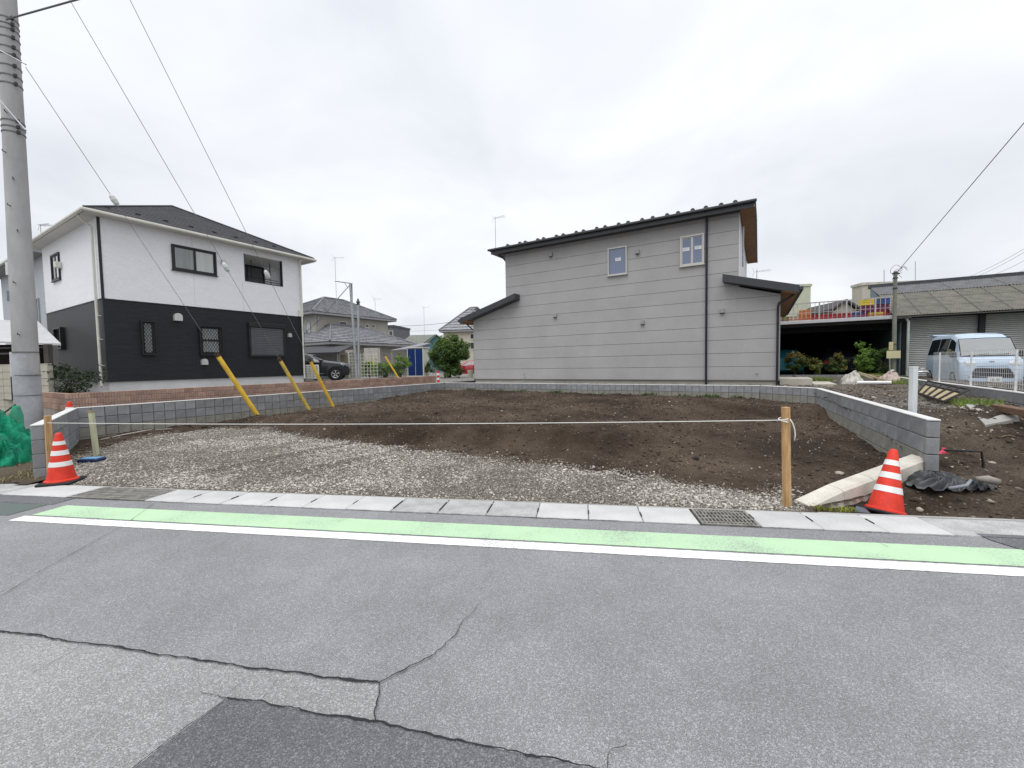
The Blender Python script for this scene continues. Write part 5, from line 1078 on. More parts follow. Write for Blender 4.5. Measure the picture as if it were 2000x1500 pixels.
# guy wires with yellow guards
M_YEL = mat('guard_yellow', (.74, .50, .05), .55, var=.12, scale=5, col2=(.60, .36, .035)); M_YEL2 = mat('guard_faded', (.62, .45, .09), .6, var=.15, scale=4)
def guy(base, att, gx, ix, lab, r_=.052, m=M_YEL, tilt=0):
    base, att = Vector(base), Vector(att); d = att-base
    def tx(x):
        lo, hi = 0, .95
        for _ in range(40):
            mid = (lo+hi)/2
            if projx(base+d*mid) > x: lo = mid
            else: hi = mid
        return lo
    tg = tx(gx); g = thing('guy_guard', 'yellow tube guard on the guy wire '+lab, 'guy guard', base)
    MB().tube([d*(-.02), d*(tg*.5), d*tg], [r_*1.05, r_, r_*.93], 14).build('tube', m, g, smooth=50)
    dn = d.normalized()
    MB().tube([d*tg-dn*.06, d*tg+dn*.05], r_*.98, 10).build('end_collar', m_('rust', (.08, .05, .035), .9, var=.3, scale=20), g)
    wv = thing('guy_wire', 'thin steel guy wire running to the yellow guard '+lab, 'wire', base+d*tg)
    ti = tx(ix); MB().tube([(0, 0, 0), d*(ti-tg)], .005, 6).tube([d*(ti-tg), d*(1-tg)], .0062, 6).build('strand', WIRE, wv)
    e = d.normalized(); c = d*(ti-tg); MB().tube([c-e*.13, c-e*.08, c, c+e*.08, c+e*.13], [.02, .05, .062, .05, .02], 10).build('insulator', m_('insulator', (.55, .57, .56), .3), wv)
gb1 = G(506, 816, .22); gb2 = G(601, 796, .33); gb3 = G(649, 791, .34)
guy(gb1, D(50, 131, 8.55), 424, 223, 'set farthest from the block wall', .056)
guy(gb2, D(12, -213, 8.55), 546, 441, 'set before the shutter window', .048, M_YEL2)
guy(gb3, D(2, -505, 8.55), 605, 522, 'set before the air conditioner', .046)
cable('service_cable', [D(12, 38, 8.45), RP(34, 4.0, 9.6)], .016, WIRE, 'thick dark cable leaving the utility pole over the road', sag=.35)
# two steel posts with a T frame in the yard
tp = D(701, 742, 19.5); yp_ = thing('steel_post', 'straight thin steel service post in the yard behind the brick wall', 'post', tp)
MB().tube([(0, 0, -.1), D(699.5, 592, 19.5)-tp], .055, 10).build('shaft', STEEL, yp_, smooth=50); cc = D(699.5, 592, 19.5)-tp; MB().lathe([(.02, -.1), (.1, -.05), (.05, 0), (.11, .04), (.06, .1), (.02, .22)], 8, cc).build('cap', DARKG, yp_)
tq = D(697, 741, 20.2); ts = thing('steel_post', 'leaning steel post with a T shaped cross arm at its top in the yard', 'post', tq)
MB().tube([(0, 0, -.1), D(690, 640, 20.2)-tq, D(684, 554, 20.2)-tq], [.075, .06, .055], 10).build('shaft', STEEL, ts, smooth=50)
MB().tube([D(654, 548.5, 20.2)-tq, D(688, 553.5, 20.2)-tq], .035, 6).build('cross_arm', STEEL, ts); MB().tube([D(686, 554, 20.25)-tq, D(687, 588, 20.25)-tq], .05, 6).build('upper_post', DARKG, ts)
cable('brace', [D(682, 558, 20.2)-tq, D(657, 586, 20.2)-tq], .02, STEEL, None, parent=ts); cable('brace', [D(672, 551, 20.2)-tq, D(680, 563, 20.2)-tq], .015, STEEL, None, parent=ts)
cable('service_cable', [D(657, 586, 20.2), D(597, 648, 21)], .012, WIRE, 'thin cable from the leaning steel post down to the tiled house', sag=.1)
cable('service_cable', [D(757, 636.5, 46), D(930, 621, 40)], .02, WIRE, 'thin cable crossing from the tiled house to the grey house eaves', sag=.25); cable('service_cable', [D(770, 647, 60), D(930, 637, 55)], .015, WIRE, 'faint lower cable over the blue gabled building', sag=.2)
for gx, gy, gx2, gy2, lab in ((778, 738, 752, 696, 'before the bushes'), (733, 726, 726, 701, 'behind the trellis')):
    b_ = D(gx, gy, 24 if gx > 760 else 26); d_ = D(gx2, gy2, 24 if gx > 760 else 26)-b_; g = thing('guy_guard', 'slim yellow guard leaning in the far yard '+lab, 'guy guard', b_); MB().tube([(0, 0, 0), d_], .05, 8).build('tube', M_YEL, g, smooth=50); MB().tube([d_, d_*1.04], .03, 6).build('end_collar', DARKG, g)
    cable('guy_wire', [b_+d_*1.04, b_+d_*2.9], .008, WIRE, 'thin wire above the slim yellow guard '+lab, 'wire')
# pole by the warehouse
p2b, p2t = D(1745, 748, 18.2), D(1749, 530, 18.2); p2 = thing('utility_pole', 'short weathered concrete pole with cream sign plates beside the warehouse', 'utility pole', p2b); q = p2t-p2b
MB().tube([q*(-.03), q*.5, q], [.085, .075, .065], 16).build('shaft', mat('pole_mossy', (.24, .245, .20), .9, var=.2, scale=3, col2=(.16, .17, .14)), p2, smooth=50)
def at2(px, py, dy=0): return D(px, py, 18.2+dy)-p2b
for nm, x0, x1, y0, y1, dy, m in (('sign_plate', 1731.5, 1759, 685, 700, -.17, m_('cream_plate', (.66, .62, .38), .6, var=.05)), ('sign_plate', 1736, 1744.5, 668, 684, -.15, m_('yellowish_plate', (.60, .56, .30), .6, var=.15, scale=20))):
    a, b_ = at2(x0, y1, dy), at2(x1, y0, dy); MB().cbox(a.x, b_.x, a.y-.012, a.y+.012, a.z, b_.z, .004).build(nm, m, p2)
for f_ in (.985, .94, .85, .35): c = q*f_; MB().lathe([(.06, -.02), (.092, -.02), (.092, .02), (.06, .02)], 14, c).build('band', DARKG, p2)
MB().box(-.16, .14, -.03, .03, q.z-.12, q.z-.07).build('cross_arm', DARKG, p2)
for k in range(5):
    rg = random.Random(k); c = q+Vector((rg.uniform(-.1, .3), -.1, rg.uniform(-.35, .12))); r = rg.uniform(.12, .3); MB().tube([c+Vector((r*math.cos(a), .05*math.sin(2*a), r*.8*math.sin(a))) for a in [i*.35 for i in range(13)]], .008, 5).build('loop_wire', WIRE, p2)
MB().tube([at2(1738, 700, .1), at2(1739, 750, .1)], .035, 8).build('side_conduit', m_('pipe_green', (.45, .50, .46)), p2)
cable('service_cable', [p2t+Vector((.1, 0, .0)), (13.4, 11.0, 7.55), (9.8, 3.7, 9.9)], .012, WIRE, 'dark cable climbing from the short pole by the warehouse out over the road')
for i, (x0, y0, x1, y1) in enumerate(((1868, 549, 2040, 462), (1884, 548, 2040, 468), (1908, 546, 2040, 486), (1955, 541, 2040, 503))):
    cable('power_line', [D(x0, y0, 46), D(x1, y1, 30)], .012, WIRE, ['upper of the paired thin power lines behind the warehouse ridge', 'lower of the paired thin power lines behind the warehouse ridge', 'single thin power line below the pair behind the warehouse ridge', 'lowest thin power line just above the warehouse ridge'][i], 'cable', sag=.3, group='power lines behind the warehouse')
for px, py0, py1, Y in ((1727, 553, 519, 40), (1788, 548, 503, 44)): a = D(px, py0, Y); t = thing('lightning_rod', 'thin bare mast above the beige block' if px < 1750 else 'thin bare mast above the warehouse ridge', 'mast', a-Vector((0, 0, .4))); MB().tube([(0, 0, 0), D(px, py1, Y)-a], .03, 6).build('rod', STEEL, t); MB().lathe([(.05, 0), (.05, .3)], 6).build('socket', DARKG, t)
# ================================================================ CONES, STAKES, STRING
M_ORG = mat('cone_red', (.66, .04, .02), .55, var=.10, scale=9, spec=.35, fine=.08); M_BAND = m_('cone_band', (.76, .77, .76), .45, var=.06, scale=15)
def cone(loc, h, label, base=True, tilt=(0, 0, 0), bands=((.28, .38), (.52, .62), (.74, .82)), m=M_ORG):
    t = thing('traffic_cone', label, 'traffic cone', loc); t.rotation_euler = tilt
    r = lambda f: .150*(1-f)+.033*f
    k = h/.70
    if base: MB().cbox(-.19*k, .19*k, -.19*k, .19*k, 0, .035, .012).build('base', RUBBER, t)
    MB().lathe([(.175*k, .032), (.172*k, .05), (.152*k, .06)]+[(r(f)*k, .06+(h-.06)*f) for f in (0, .25, .5, .75, .96)]+[(.03*k, h-.006), (.018*k, h), (0, h)], 28).build('body', m, t, smooth=50)
    for a, b in bands: MB().lathe([(r(a)*k-.004, .06+(h-.06)*a), (r(a)*k+.003, .06+(h-.06)*a), (r(b)*k+.003, .06+(h-.06)*b), (r(b)*k-.004, .06+(h-.06)*b)], 28).build('reflective_band', M_BAND, t, smooth=50)
    return t
c1 = G(121, 943, .012); cone((c1.x, c1.y, .015), .675, 'red traffic cone with white bands beside the wooden stake and pole', tilt=(0, 0, .35))
c2 = Vector((3.79, 4.16, -.10)); cone(c2, .675, 'leaning red traffic cone with white bands next to the concrete kerb', tilt=(R(-5), R(15), .2), bands=((.27, .37), (.50, .60), (.72, .81)))
c3 = D(135, 784, 8.5); cone((c3.x, c3.y, c3.z-.70), .70, 'red cone tip showing behind the corner of the block wall')
c4 = D(856, 742, 18.1); t = thing('delineator', 'small red and white striped marker post on the far block wall corner', 'marker post', (c4.x, c4.y, c4.z-.1))
for k in range(5): MB().lathe([(.06, .0+k*.1), (.058, .099+k*.1)], 12).build('stripe', M_ORG if k % 2 == 0 else M_BAND, t)
M_WD = mat('stake_pine', (.50, .31, .145), .75, var=.22, scale=7, stretch=(6, 6, .5), bump=.15, bscale=30)
def stake(pxb, pyb, pxt, pyt, wd, label, m, z=0.0, rz=.2, name='wooden_stake'):
    b_ = G(pxb, pyb, z); tp_ = D(pxt, pyt, b_.y); t = thing(name, label, 'stake', b_, 0); d = tp_-b_
    f = lambda x, y, zz: (x*math.cos(rz)-y*math.sin(rz)+d.x*zz, x*math.sin(rz)+y*math.cos(rz)+d.y*zz, d.z*zz)
    MB().cbox(-wd/2, wd/2, -wd/2, wd/2, -.15, 1, .003, f).build('shaft', m, t); return t, b_, d
sr, sb, sdv = stake(1537, 991, 1534.5, 795, .058, 'square pine stake in the gravel holding the white string near the kerb', M_WD, .0, .12)
sl_, lb_, ldv = stake(100, 941, 93, 812, .062, 'square pine stake behind the traffic cone by the block wall', M_WD, .0, -.5)
sg_, gb_, gdv = stake(189, 893, 178, 803, .06, 'pale green square stake standing beside the blue tray', mat('stake_green', (.52, .53, .36), .7, var=.06), .03, .1, name='survey_stake')
MB().box(-.04, .04, -.04, .04, gdv.z-.012, gdv.z+.004, lambda x, y, z: (x+gdv.x, y+gdv.y, z)).build('top_cap', m_('cap_brown', (.3, .22, .14), .8), sg_)
M_STR = m_('string_white', (.74, .73, .70), .7, var=0)
a_ = D(93, 826, lb_.y-.035); b_ = D(1533, 820.5, sb.y-.03)
strg = thing('marking_string', 'white string stretched across the lot between the two pine stakes', 'string', b_)
MB().tube([(a_-b_).lerp(Vector((0, 0, 0)), i/30)-Vector((0, 0, .028*4*(i/30)*(1-i/30))) for i in range(31)], .0042, 6).build('line', M_STR, strg, smooth=True)
kn = MB()
for zz in (.0, .012, -.014): kn.tube([(.036*math.cos(a)*1.15+.004, .03+.036*math.sin(a)*1.15, zz+.012*math.sin(a+zz*90)) for a in [i*math.pi/5 for i in range(11)]], .0045, 5)
kn.build('knot', M_STR, strg); MB().tube([(.045, -.01, .01), (.065, -.02, -.03), (.085, -.02, -.09), (.095, -.015, -.15), (.092, -.01, -.205)], .0055, 6).build('loose_end', M_STR, strg, smooth=True)
# blue trays by the pale stake
def tray(px, py, Z, rz, label, w_=.30, d_=.2, top=None, h=.07):
    p = G(px, py, Z); t = thing('plastic_tray', label, 'tray', p, rz); MB().cbox(-w_/2, w_/2, -d_/2, d_/2, 0, h, .015).build('tray_body', m_('tray_navy', (.012, .025, .09), .4, var=.1), t)
    MB().cbox(-w_/2+.03, w_/2-.03, -d_/2+.03, d_/2-.03, h-.01, h+.008, .004).build('tray_lid', top, t)
tray(180, 903, .03, .05, 'light blue topped plastic tray on the gravel at the foot of the pale green stake', top=m_('tray_sky', (.15, .36, .62), .4, var=.08, scale=6)); tray(192, 886, .03, -.05, 'dark navy plastic tray lying behind the light blue topped one', .33, .12, m_('tray_navy2', (.03, .05, .12), .4), .03)
# white tap post
wp = D(1782, 812, 5.8); tpst = thing('tap_post', 'white square water post with a silver tap behind the driveway wall', 'post', (wp.x, wp.y, .3)); zt = D(1780, 718, 5.8).z-.3
M_TP = m_('tap_white', (.68, .71, .72), .4, var=.04); MB().cbox(-.035, .035, -.035, .035, 0, zt, .005).build('column', M_TP, tpst); MB().cbox(-.038, .038, -.038, .038, zt-.005, zt+.012, .004).build('cap', M_TP, tpst)
CH = m_('tap_chrome', (.75, .76, .78), .15, metal=.9, var=0)
tap = MB().tube([(.03, 0, zt-.06), (.10, -.02, zt-.06), (.15, -.03, zt-.055), (.185, -.035, zt-.08)], [.012, .014, .012, .011], 10).build('tap', CH, tpst, smooth=True); MB().tube([(.10, -.02, zt-.05), (.10, -.02, zt-.02)], .009, 8).tube([(.07, -.025, zt-.015), (.135, -.015, zt-.015)], .008, 8).build('handle', CH, tap)
# ================================================================ PLANTS
def leafmesh(name, P, Nn, S, m, parent=None, seed=0, asp=.5, loc=None):
    rg = np.random.default_rng(seed); n = len(P); Nn = Nn/np.linalg.norm(Nn, axis=1)[:, None]
    t = np.cross(Nn, rg.normal(size=(n, 3))); t /= np.linalg.norm(t, axis=1)[:, None]; b = np.cross(Nn, t)
    S = S[:, None]; V = np.stack([P-t*S, P+b*S*asp+Nn*S*.12, P+t*S, P-b*S*asp+Nn*S*.12], 1).reshape(-1, 3)
    Fq = np.arange(4*n).reshape(n, 4); tri = np.stack([Fq[:, [0, 1, 2]], Fq[:, [0, 2, 3]]], 1).reshape(-1)
    me = bpy.data.meshes.new(name); me.vertices.add(4*n); me.vertices.foreach_set('co', V.astype(np.float32).ravel()); me.loops.add(len(tri)); me.loops.foreach_set('vertex_index', tri.astype(np.int32)); me.polygons.add(2*n)
    me.polygons.foreach_set('loop_start', np.arange(0, 6*n, 3, dtype=np.int32)); me.update(calc_edges=True); me.materials.append(m); return link(name, me, parent)
def leafm(name, c, c2): return mat(name, c, .55, var=0, island=.45, trans=.3, scale=1.5, col2=c2)
M_L1 = leafm('leaf_green', (.085, .145, .03), (.04, .085, .02)); M_L2 = leafm('leaf_bright', (.20, .33, .05), (.10, .20, .035)); M_L3 = leafm('leaf_red', (.24, .15, .045), (.10, .13, .03)); M_L4 = leafm('leaf_dark', (.035, .06, .022), (.02, .038, .016)); M_L5 = leafm('leaf_pale', (.28, .33, .10), (.17, .26, .06)); M_BARK = m_('bark', (.10, .075, .055), .9, var=.25, scale=12, bump=.4)
def plant(name, label, cat, base, h, rx, n, leaf, m, seed, clumps=14, low=.25, trunk=.03, m2=None, group=None, stems=4, sp=.40):
    rg = np.random.default_rng(seed); t = thing(name, label, cat, base, 0, group)
    C_ = []
    while len(C_) < clumps:
        p = rg.uniform(-1, 1, 3)
        if p@p < 1 and p@p > .1: C_.append((p[0]*rx*.86, p[1]*rx*.86, h*low+(p[2]+1)/2*h*(1-low)*.92+.02*h))
    C_ = np.array(C_); k = rg.integers(0, clumps, n); off = rg.normal(size=(n, 3)); off /= np.linalg.norm(off, axis=1)[:, None]; rad = rx*sp*(.55+.6*rg.random(clumps))
    P = C_[k]+off*(rad[k]*rg.random(n)**.45)[:, None]*np.array([1, 1, .8]); P[:, 2] = np.maximum(P[:, 2], .03)
    Nn = off+rg.normal(0, .6, (n, 3))+np.array([0, 0, .55]); S = leaf*rg.uniform(.6, 1.3, n)
    tw_ = rg.normal(size=(clumps*2, 3)); tw_[:, 2] = np.abs(tw_[:, 2])+.2; tw_ /= np.linalg.norm(tw_, axis=1)[:, None]; nt_ = max(6, n//(clumps*14))
    for i in range(clumps*2):      # sprigs that break the outline
        c = C_[i % clumps]; ln_ = rad[i % clumps]*(1.0+.9*rg.random()); f_ = rg.uniform(.5, 1, nt_)[:, None]; P = np.vstack([P, c+tw_[i]*ln_*f_+rg.normal(0, leaf*.6, (nt_, 3))]); Nn = np.vstack([Nn, tw_[i]+rg.normal(0, .8, (nt_, 3))]); S = np.hstack([S, leaf*rg.uniform(.6, 1.2, nt_)])
    P[:, 2] = np.maximum(P[:, 2], .03); n = len(P)
    if m2 is None: leafmesh('crown', P, Nn, S, m, t, seed)
    else:
        s2 = P[:, 2] > h*(.62+.12*rg.normal(size=n)); leafmesh('crown', P[~s2], Nn[~s2], S[~s2], m, t, seed); leafmesh('upper_leaves', P[s2], Nn[s2], S[s2], m2, t, seed+1)  # leaves above mid height get the second leaf colour
    tk = MB(); tk.tube([(0, 0, -.15), (rx*.06, .02, h*.25), (rx*.02, -.03, h*.55)], [trunk*1.3, trunk, trunk*.6], 8)
    for i in range(stems+4):
        c = C_[i % clumps]; tk.tube([(rx*.04*(i % 3), 0, h*.06*i/stems), (c[0]*.5, c[1]*.5, c[2]*.6), tuple(c)], [trunk*.6, trunk*.4, trunk*.15], 5)
    tk.build('trunk', M_BARK, t, smooth=True); return t
tb = D(878, 738, 27); plant('round_tree', 'bushy round green tree between the blue shed and the red car', 'tree', tb, 2.8, 1.5, 12000, .07, M_L1, 3, 44, .10, .07, m2=leafm('leaf_mid', (.13, .21, .04), (.07, .13, .025)), sp=.27)
tb2 = D(896, 742, 25); plant('leafy_shrub', 'low leafy shrub around the cream planter under the round tree', 'shrub', tb2, .75, .42, 1300, .06, M_L1, 4, 9, .1, .02); tb2 = D(868, 741, 25.5); plant('leafy_shrub', 'low green shrub at the foot of the round tree beside the shed', 'shrub', tb2, 1.1, .5, 1500, .06, M_L1, 14, 9, .1, .02)
for px, pyt, x, h, rx, m, m2, sd_, lab in ((1553, 684, -1.80, 1.45, .52, M_L1, M_L3, 5, 'reddish green shrub in front of the teal car'), (1590, 695, -.98, 1.05, .34, M_L5, M_L3, 6, 'small yellow green shrub beside the teal car'), (1632, 687, -.12, 1.35, .36, M_L1, M_L3, 7, 'slim shrub with red tips in front of the dark car'), (1680, 665, .80, 1.85, .52, M_L2, None, 8, 'tall bright green shrub beside the dark car'), (1718, 673, 1.42, 1.65, .46, M_L1, None, 9, 'dense green shrub next to the short concrete pole')):
    p = OG+UU*x-BB*.55; plant('garden_shrub', lab, 'shrub', (p.x, p.y, .50), h, rx, 2300, .048, m, sd_, 18, .18, .022, m2=m2, group='shrubs before the open garage')
p = D(138, 775, 12.2); plant('dark_shrub', 'sparse dark green shrub between the gate post and the black house wall', 'shrub', (p.x, p.y, .72), 1.0, .8, 1100, .045, M_L4, 21, 14, .05, .02, sp=.40)
for px, Y, h, rx, lab, sd_ in ((752, 26, 1.25, .75, 'green bush behind the slim yellow guard', 31), (782, 27, 1.6, .65, 'taller leafy bush beside the blue storage shed', 32), (722, 27.5, 1.1, .55, 'green bush growing behind the white trellis', 33), (833, 29, 1.1, .6, 'green bush peeping out beside the storage shed', 34)):
    p = D(px, 738, Y); plant('yard_bush', lab, 'bush', (p.x, p.y, .72), h, rx, 2000, .06, M_L2 if sd_ != 34 else M_L1, sd_, 12, .1, .02)
# weeds and grass
def blades(name, spots, m, hf, label, h0=.10, per=60, seed=0, rad=.12, width=.006):
    rg = random.Random(seed); mb = MB()
    for (x, y, s) in spots:
        for _ in range(int(per*s)):
            a = rg.uniform(0, 6.28); r = rad*s*math.sqrt(rg.random()); px, py = x+r*math.cos(a), y+r*math.sin(a); z = float(hf(np.array([px]), np.array([py]))[0]); h = h0*s*rg.uniform(.5, 1.3); ln = rg.uniform(.2, .9)*h; b = rg.uniform(0, 6.28); w_ = width
            d = Vector((math.cos(b), math.sin(b), 0)); s_ = Vector((-d.y, d.x, 0))*w_; o = Vector((px, py, z-.01)); q = o+d*ln*.35+Vector((0, 0, h*.65)); e = o+d*ln+Vector((0, 0, h*.9))
            mb.add([o-s_, o+s_, q+s_*.8, q-s_*.8, e], [(0, 1, 2, 3), (3, 2, 4)])
    o = mb.build(name, m); return tag(o, label, 'grass', kind='stuff')
M_GRS = leafm('grass_blade', (.23, .30, .06), (.15, .23, .04)); M_GRY = leafm('grass_yellow', (.34, .36, .07), (.22, .27, .05))
kg = [(3.02+.075*i+random.uniform(-.05, .05), 4.06-.012*i+random.uniform(-.02, .04), random.uniform(.35, .75)) for i in range(5)]
blades('kerb_grass', kg, M_GRY, lambda x, y: x*0, 'tuft of yellow green grass at the foot of the kerb', .075, 70, 1, .10, .004)
def along(a, b, ts, off): 
    d = (b-a); n = Vector((d.y, -d.x)).normalized(); return [(a+d*t+n*off) for t in ts]
ws_ = [(p.x, p.y, random.uniform(.5, 1.1)) for p in along(BACKW[0], BACKW[1], [.04, .1, .13, .25, .3, .33, .45, .46, .57, .61, .62, .72, .74, .83, .87, .89, .9, .95], .16)]
blades('wall_weeds', ws_, M_L1, lot_h, 'small green weeds along the foot of the low back wall', .10, 40, 2, .2, .010)
dws = [tuple(G(x, y, z)[:2])+(s,) for x, y, z, s in ((1890, 788, .57, 1.3), (1903, 790, .57, 1.7), (1912, 795, .57, 1.5), (1925, 798, .57, 1.4), (1945, 801, .57, .9), (1740, 748, .62, 2.2), (1760, 752, .62, 2.2), (1745, 742, .64, 1.8), (1580, 745, .62, 2.0), (1600, 746, .62, 2.0), (1610, 745, .62, 1.4), (1700, 738, .65, 2.4), (1715, 737, .65, 2.2), (1800, 770, .6, 1.0))]
blades('driveway_weeds', dws, M_GRS, drive_h, 'bright green weeds growing along the driveway and the van wall', .085, 150, 3, .22, .0045)
vs_ = [tuple(G(x, y, .05)[:2])+(1.0,) for x, y in ((70, 905), (60, 925), (30, 930), (80, 915), (10, 935), (66, 930))]
blades('verge_weeds', vs_, m_('dry_grass', (.30, .26, .12), .9, var=.2), verge_h, 'dry weeds and straw on the verge below the green net', .05, 40, 4, .22, .006)
# ================================================================ YARD THINGS
sp0 = D(797, 735, 28.6); shd = thing('storage_shed', 'cream steel storage shed with two dark blue doors', 'shed', (sp0.x, sp0.y, .75), R(-12)); 
M_SHW = m_('shed_cream', (.58, .57, .50), .5, var=.03); M_NAVY = m_('shed_navy', (.012, .035, .145), .35, var=.04)
MB().box(0, 1.18, .03, .95, .03, 1.95).build('body', M_SHW, shd); MB().cbox(-.04, 1.25, -.05, 1.0, 1.95, 2.02, .01).build('roof', M_SHW, shd)
for a, b, o in ((.04, .58, -.0), (.60, 1.12, -.012)): MB().cbox(a, b, o-.02, .03, .08, 1.9, .006).build('door', M_NAVY, shd)
MB().box(.575, .60, -.025, .028, .08, 1.9).build('door_edge', M_TRIM, shd); MB().box(-.01, .035, -.03, .03, .0, 1.95).build('frame', M_TRIM, shd); MB().box(1.125, 1.185, -.03, .03, .0, 1.95).build('frame', M_TRIM, shd); MB().box(.036, 1.124, -.03, .03, .0, .075).build('frame', M_TRIM, shd)
def trellis(px0, px1, py0, py1, Y, label, step=.19, m=M_TRIM):
    a, b = D(px0, py1, Y), D(px1, py0, Y); t = thing('trellis', label, 'trellis', (a.x, Y, a.z)); W_, H_ = b.x-a.x, b.z-a.z; v = MB(); h = MB()
    for i in range(int(W_/step)+1): v.box(i*step, i*step+.025, 0, .012, 0, H_)
    for j in range(int(H_/step)+1): h.box(0, W_, -.013, -.001, j*step, j*step+.025)
    v.build('uprights', m, t); h.build('crossbars', m, t)
trellis(682, 698, 690, 738, 24.5, 'narrow white lattice panel beside the latticed door'); trellis(705, 738, 689, 738, 24.2, 'wide white lattice panel in front of the green bushes')
a, b = D(735, 738, 25.2), D(798, 738, 25.2); fn = thing('bar_fence', 'low dark metal bar fence in front of the bushes by the shed', 'fence', (a.x, a.y, .72)); 
bm_ = MB().box(-.012, .012, -.01, .01, .05, .72).mesh('bar', DARKG)
for i in range(int((b.x-a.x)/.11)): link('bar', bm_, fn, (i*.11, 0, 0))
MB().box(0, b.x-a.x, -.02, .02, .66, .70).build('rail', DARKG, fn); MB().box(0, b.x-a.x, -.02, .02, .08, .11).build('rail', DARKG, fn)
a, b = D(846, 738, 27.5), D(862, 738, 27.5); fn = thing('bar_fence', 'short grey bar fence between the storage shed and the tree', 'fence', (a.x, a.y, .7))
for i in range(5): MB().box(i*.13, i*.13+.025, -.01, .01, 0, .85).build('bar', STEEL, fn)
MB().box(0, .6, -.02, .02, .6, .64).build('rail', STEEL, fn)
pl = D(919, 744, 24.5); t = thing('planter_pot', 'cream concrete planter pot under the round tree', 'pot', (pl.x, pl.y, .62)); MB().lathe([(.14, 0), (.155, .3), (.17, .52), (.17, .58), (.14, .58), (.13, .5)], 18).build('pot', m_('pot_cream', (.42, .42, .33), .9, var=.12), t, smooth=40); MB().lathe([(.0, .5), (.13, .5)], 14).build('pot_soil', M_SOIL, t)
cpt = thing('carport_roof', 'pale flat carport roof edge between the bushes and the blue shed', 'carport'); quadslab(MB(), [D(762, 684, 30), D(800, 681, 31), D(842, 670, 33), D(826, 670, 34)], .06).build('roof', m_('carport_white', (.22, .22, .25), .5), cpt)
for px in (765, 798): pp_ = D(px, 686, 30.2); MB().box(pp_.x-.03, pp_.x+.03, 30.2, 30.26, .6, pp_.z-.05).build('post', STEEL, cpt)
# ================================================================ GREEN NET, FRAME
def blob(name, c, rx, ry, h, m, seed, fold=.18, nr=26, na=80, parent=None, label=None, pw=1.3, smooth=True, freq=7, ridge=0.0):
    rg = np.random.default_rng(seed); ph = rg.uniform(0, 6.28, 6); vs = []; 
    for i in range(nr+1):
        u_ = i/nr
        for k in range(na):
            a = 2*math.pi*k/na; fo = fold*(math.sin(freq*a+ph[0]+3*u_)*.5+math.sin((freq*2+1)*a+ph[1]-5*u_)*.3+math.sin(3*a+ph[2]+9*u_)*.4); r = u_*(1+fo*.6); z = h*max(0, (1-u_**pw))*(1+fo*.9)+.03*math.sin(11*a+ph[3]+14*u_)*u_+(.05*h*(1-abs(math.sin(9*a+ph[4]+4*u_)))+.035*h*(1-abs(math.sin(17*a+ph[5]-7*u_)))+.04*h*(1-abs(math.sin(5*a+16*u_+ph[1]))))*min(1, 4*u_)*(1-u_)**.3
            vs.append((c[0]+rx*r*math.cos(a), c[1]+ry*r*math.sin(a), c[2]+max(z, .0)))
    if ridge:      # sharp creases of thin sheeting
        A_ = np.array(vs); q = A_[:, 0]*.8+A_[:, 2]*.9; w_ = A_[:, 1]*.9-A_[:, 2]*.5; cr = (1-np.abs(fbm(q, w_, 5.5, seed, 2))*3)*.6+(1-np.abs(fbm(q, w_, 13, seed+7, 2))*3)*.4
        A_[:, 2] += ridge*h*np.clip(cr, -.4, 1)*np.clip(A_[:, 2]-c[2], 0, .2)/.2; A_[:, 0] += ridge*.25*h*fbm(q, A_[:, 2], 7, seed+3, 2); vs = [tuple(p_) for p_ in A_]
    fs = [(i*na+k, i*na+(k+1) % na, (i+1)*na+(k+1) % na, (i+1)*na+k) for i in range(nr) for k in range(na)]
    return MB().add(vs, fs).build(name, m, parent, smooth=smooth)
M_NET = mat('green_net', (.02, .46, .27), .6, var=.3, scale=7, trans=.45, bump=.6, bscale=11)
_t = M_NET.node_tree; _o = _t.nodes['Material Output']; _l = _o.inputs[0].links[0].from_socket; _tr = _t.nodes.new('ShaderNodeBsdfTransparent'); _mx = _t.nodes.new('ShaderNodeMixShader'); _ck = _t.nodes.new('ShaderNodeTexChecker'); _ck.inputs['Scale'].default_value = 260; _ck.inputs[1].default_value = (.62, .62, .62, 1); _ck.inputs[2].default_value = (.05, .05, .05, 1); _tc = _t.nodes.new('ShaderNodeTexCoord'); _t.links.new(_tc.outputs['Object'], _ck.inputs[0]); _t.links.new(_ck.outputs[0], _mx.inputs[0]); _t.links.new(_l, _mx.inputs[1]); _t.links.new(_tr.outputs[0], _mx.inputs[2]); _t.links.new(_mx.outputs[0], _o.inputs[0])   # open weave
nc = G(8, 905, .05); net = thing('green_net', 'heap of green debris netting slumped against the utility pole', 'netting', nc)
blob('net_heap', (-.55, .25, -.02), .85, .65, .72, M_NET, 5, .25, 60, 150, net, pw=1.1, ridge=.28); blob('net_fold', (.02, .0, -.02), .34, .32, .32, M_NET, 6, .3, 44, 120, net, pw=1.0, ridge=.3); blob('net_skirt', (-.45, -.12, -.02), .62, .4, .22, M_NET, 7, .35, 44, 120, net, ridge=.4)
tq_ = D(32, 793, nc.y+.55)-nc; MB().tube([tq_, tq_+Vector((-.02, 0, -.18)), tq_+Vector((.04, -.02, -.36)), tq_+Vector((.16, -.08, -.62)), tq_+Vector((.34, -.15, -.95))], [.045, .09, .06, .12, .16], 12).build('hanging_net', M_NET, net, smooth=True)
fr_ = thing('wire_frame', 'thin dark green wire panel leaning behind the green net', 'panel', nc); MB().tube([D(-80, 872, 7.6)-nc, D(30, 790, 7.4)-nc], .014, 6).build('edge_bar', m_('frame_green', (.05, .10, .08), .6), fr_)
wm = MB()
for i in range(9): wm.tube([D(-80+i*12, 872-i*9, 7.6)-nc, D(-80+i*12, 930-i*4, 7.5)-nc], .003, 4)
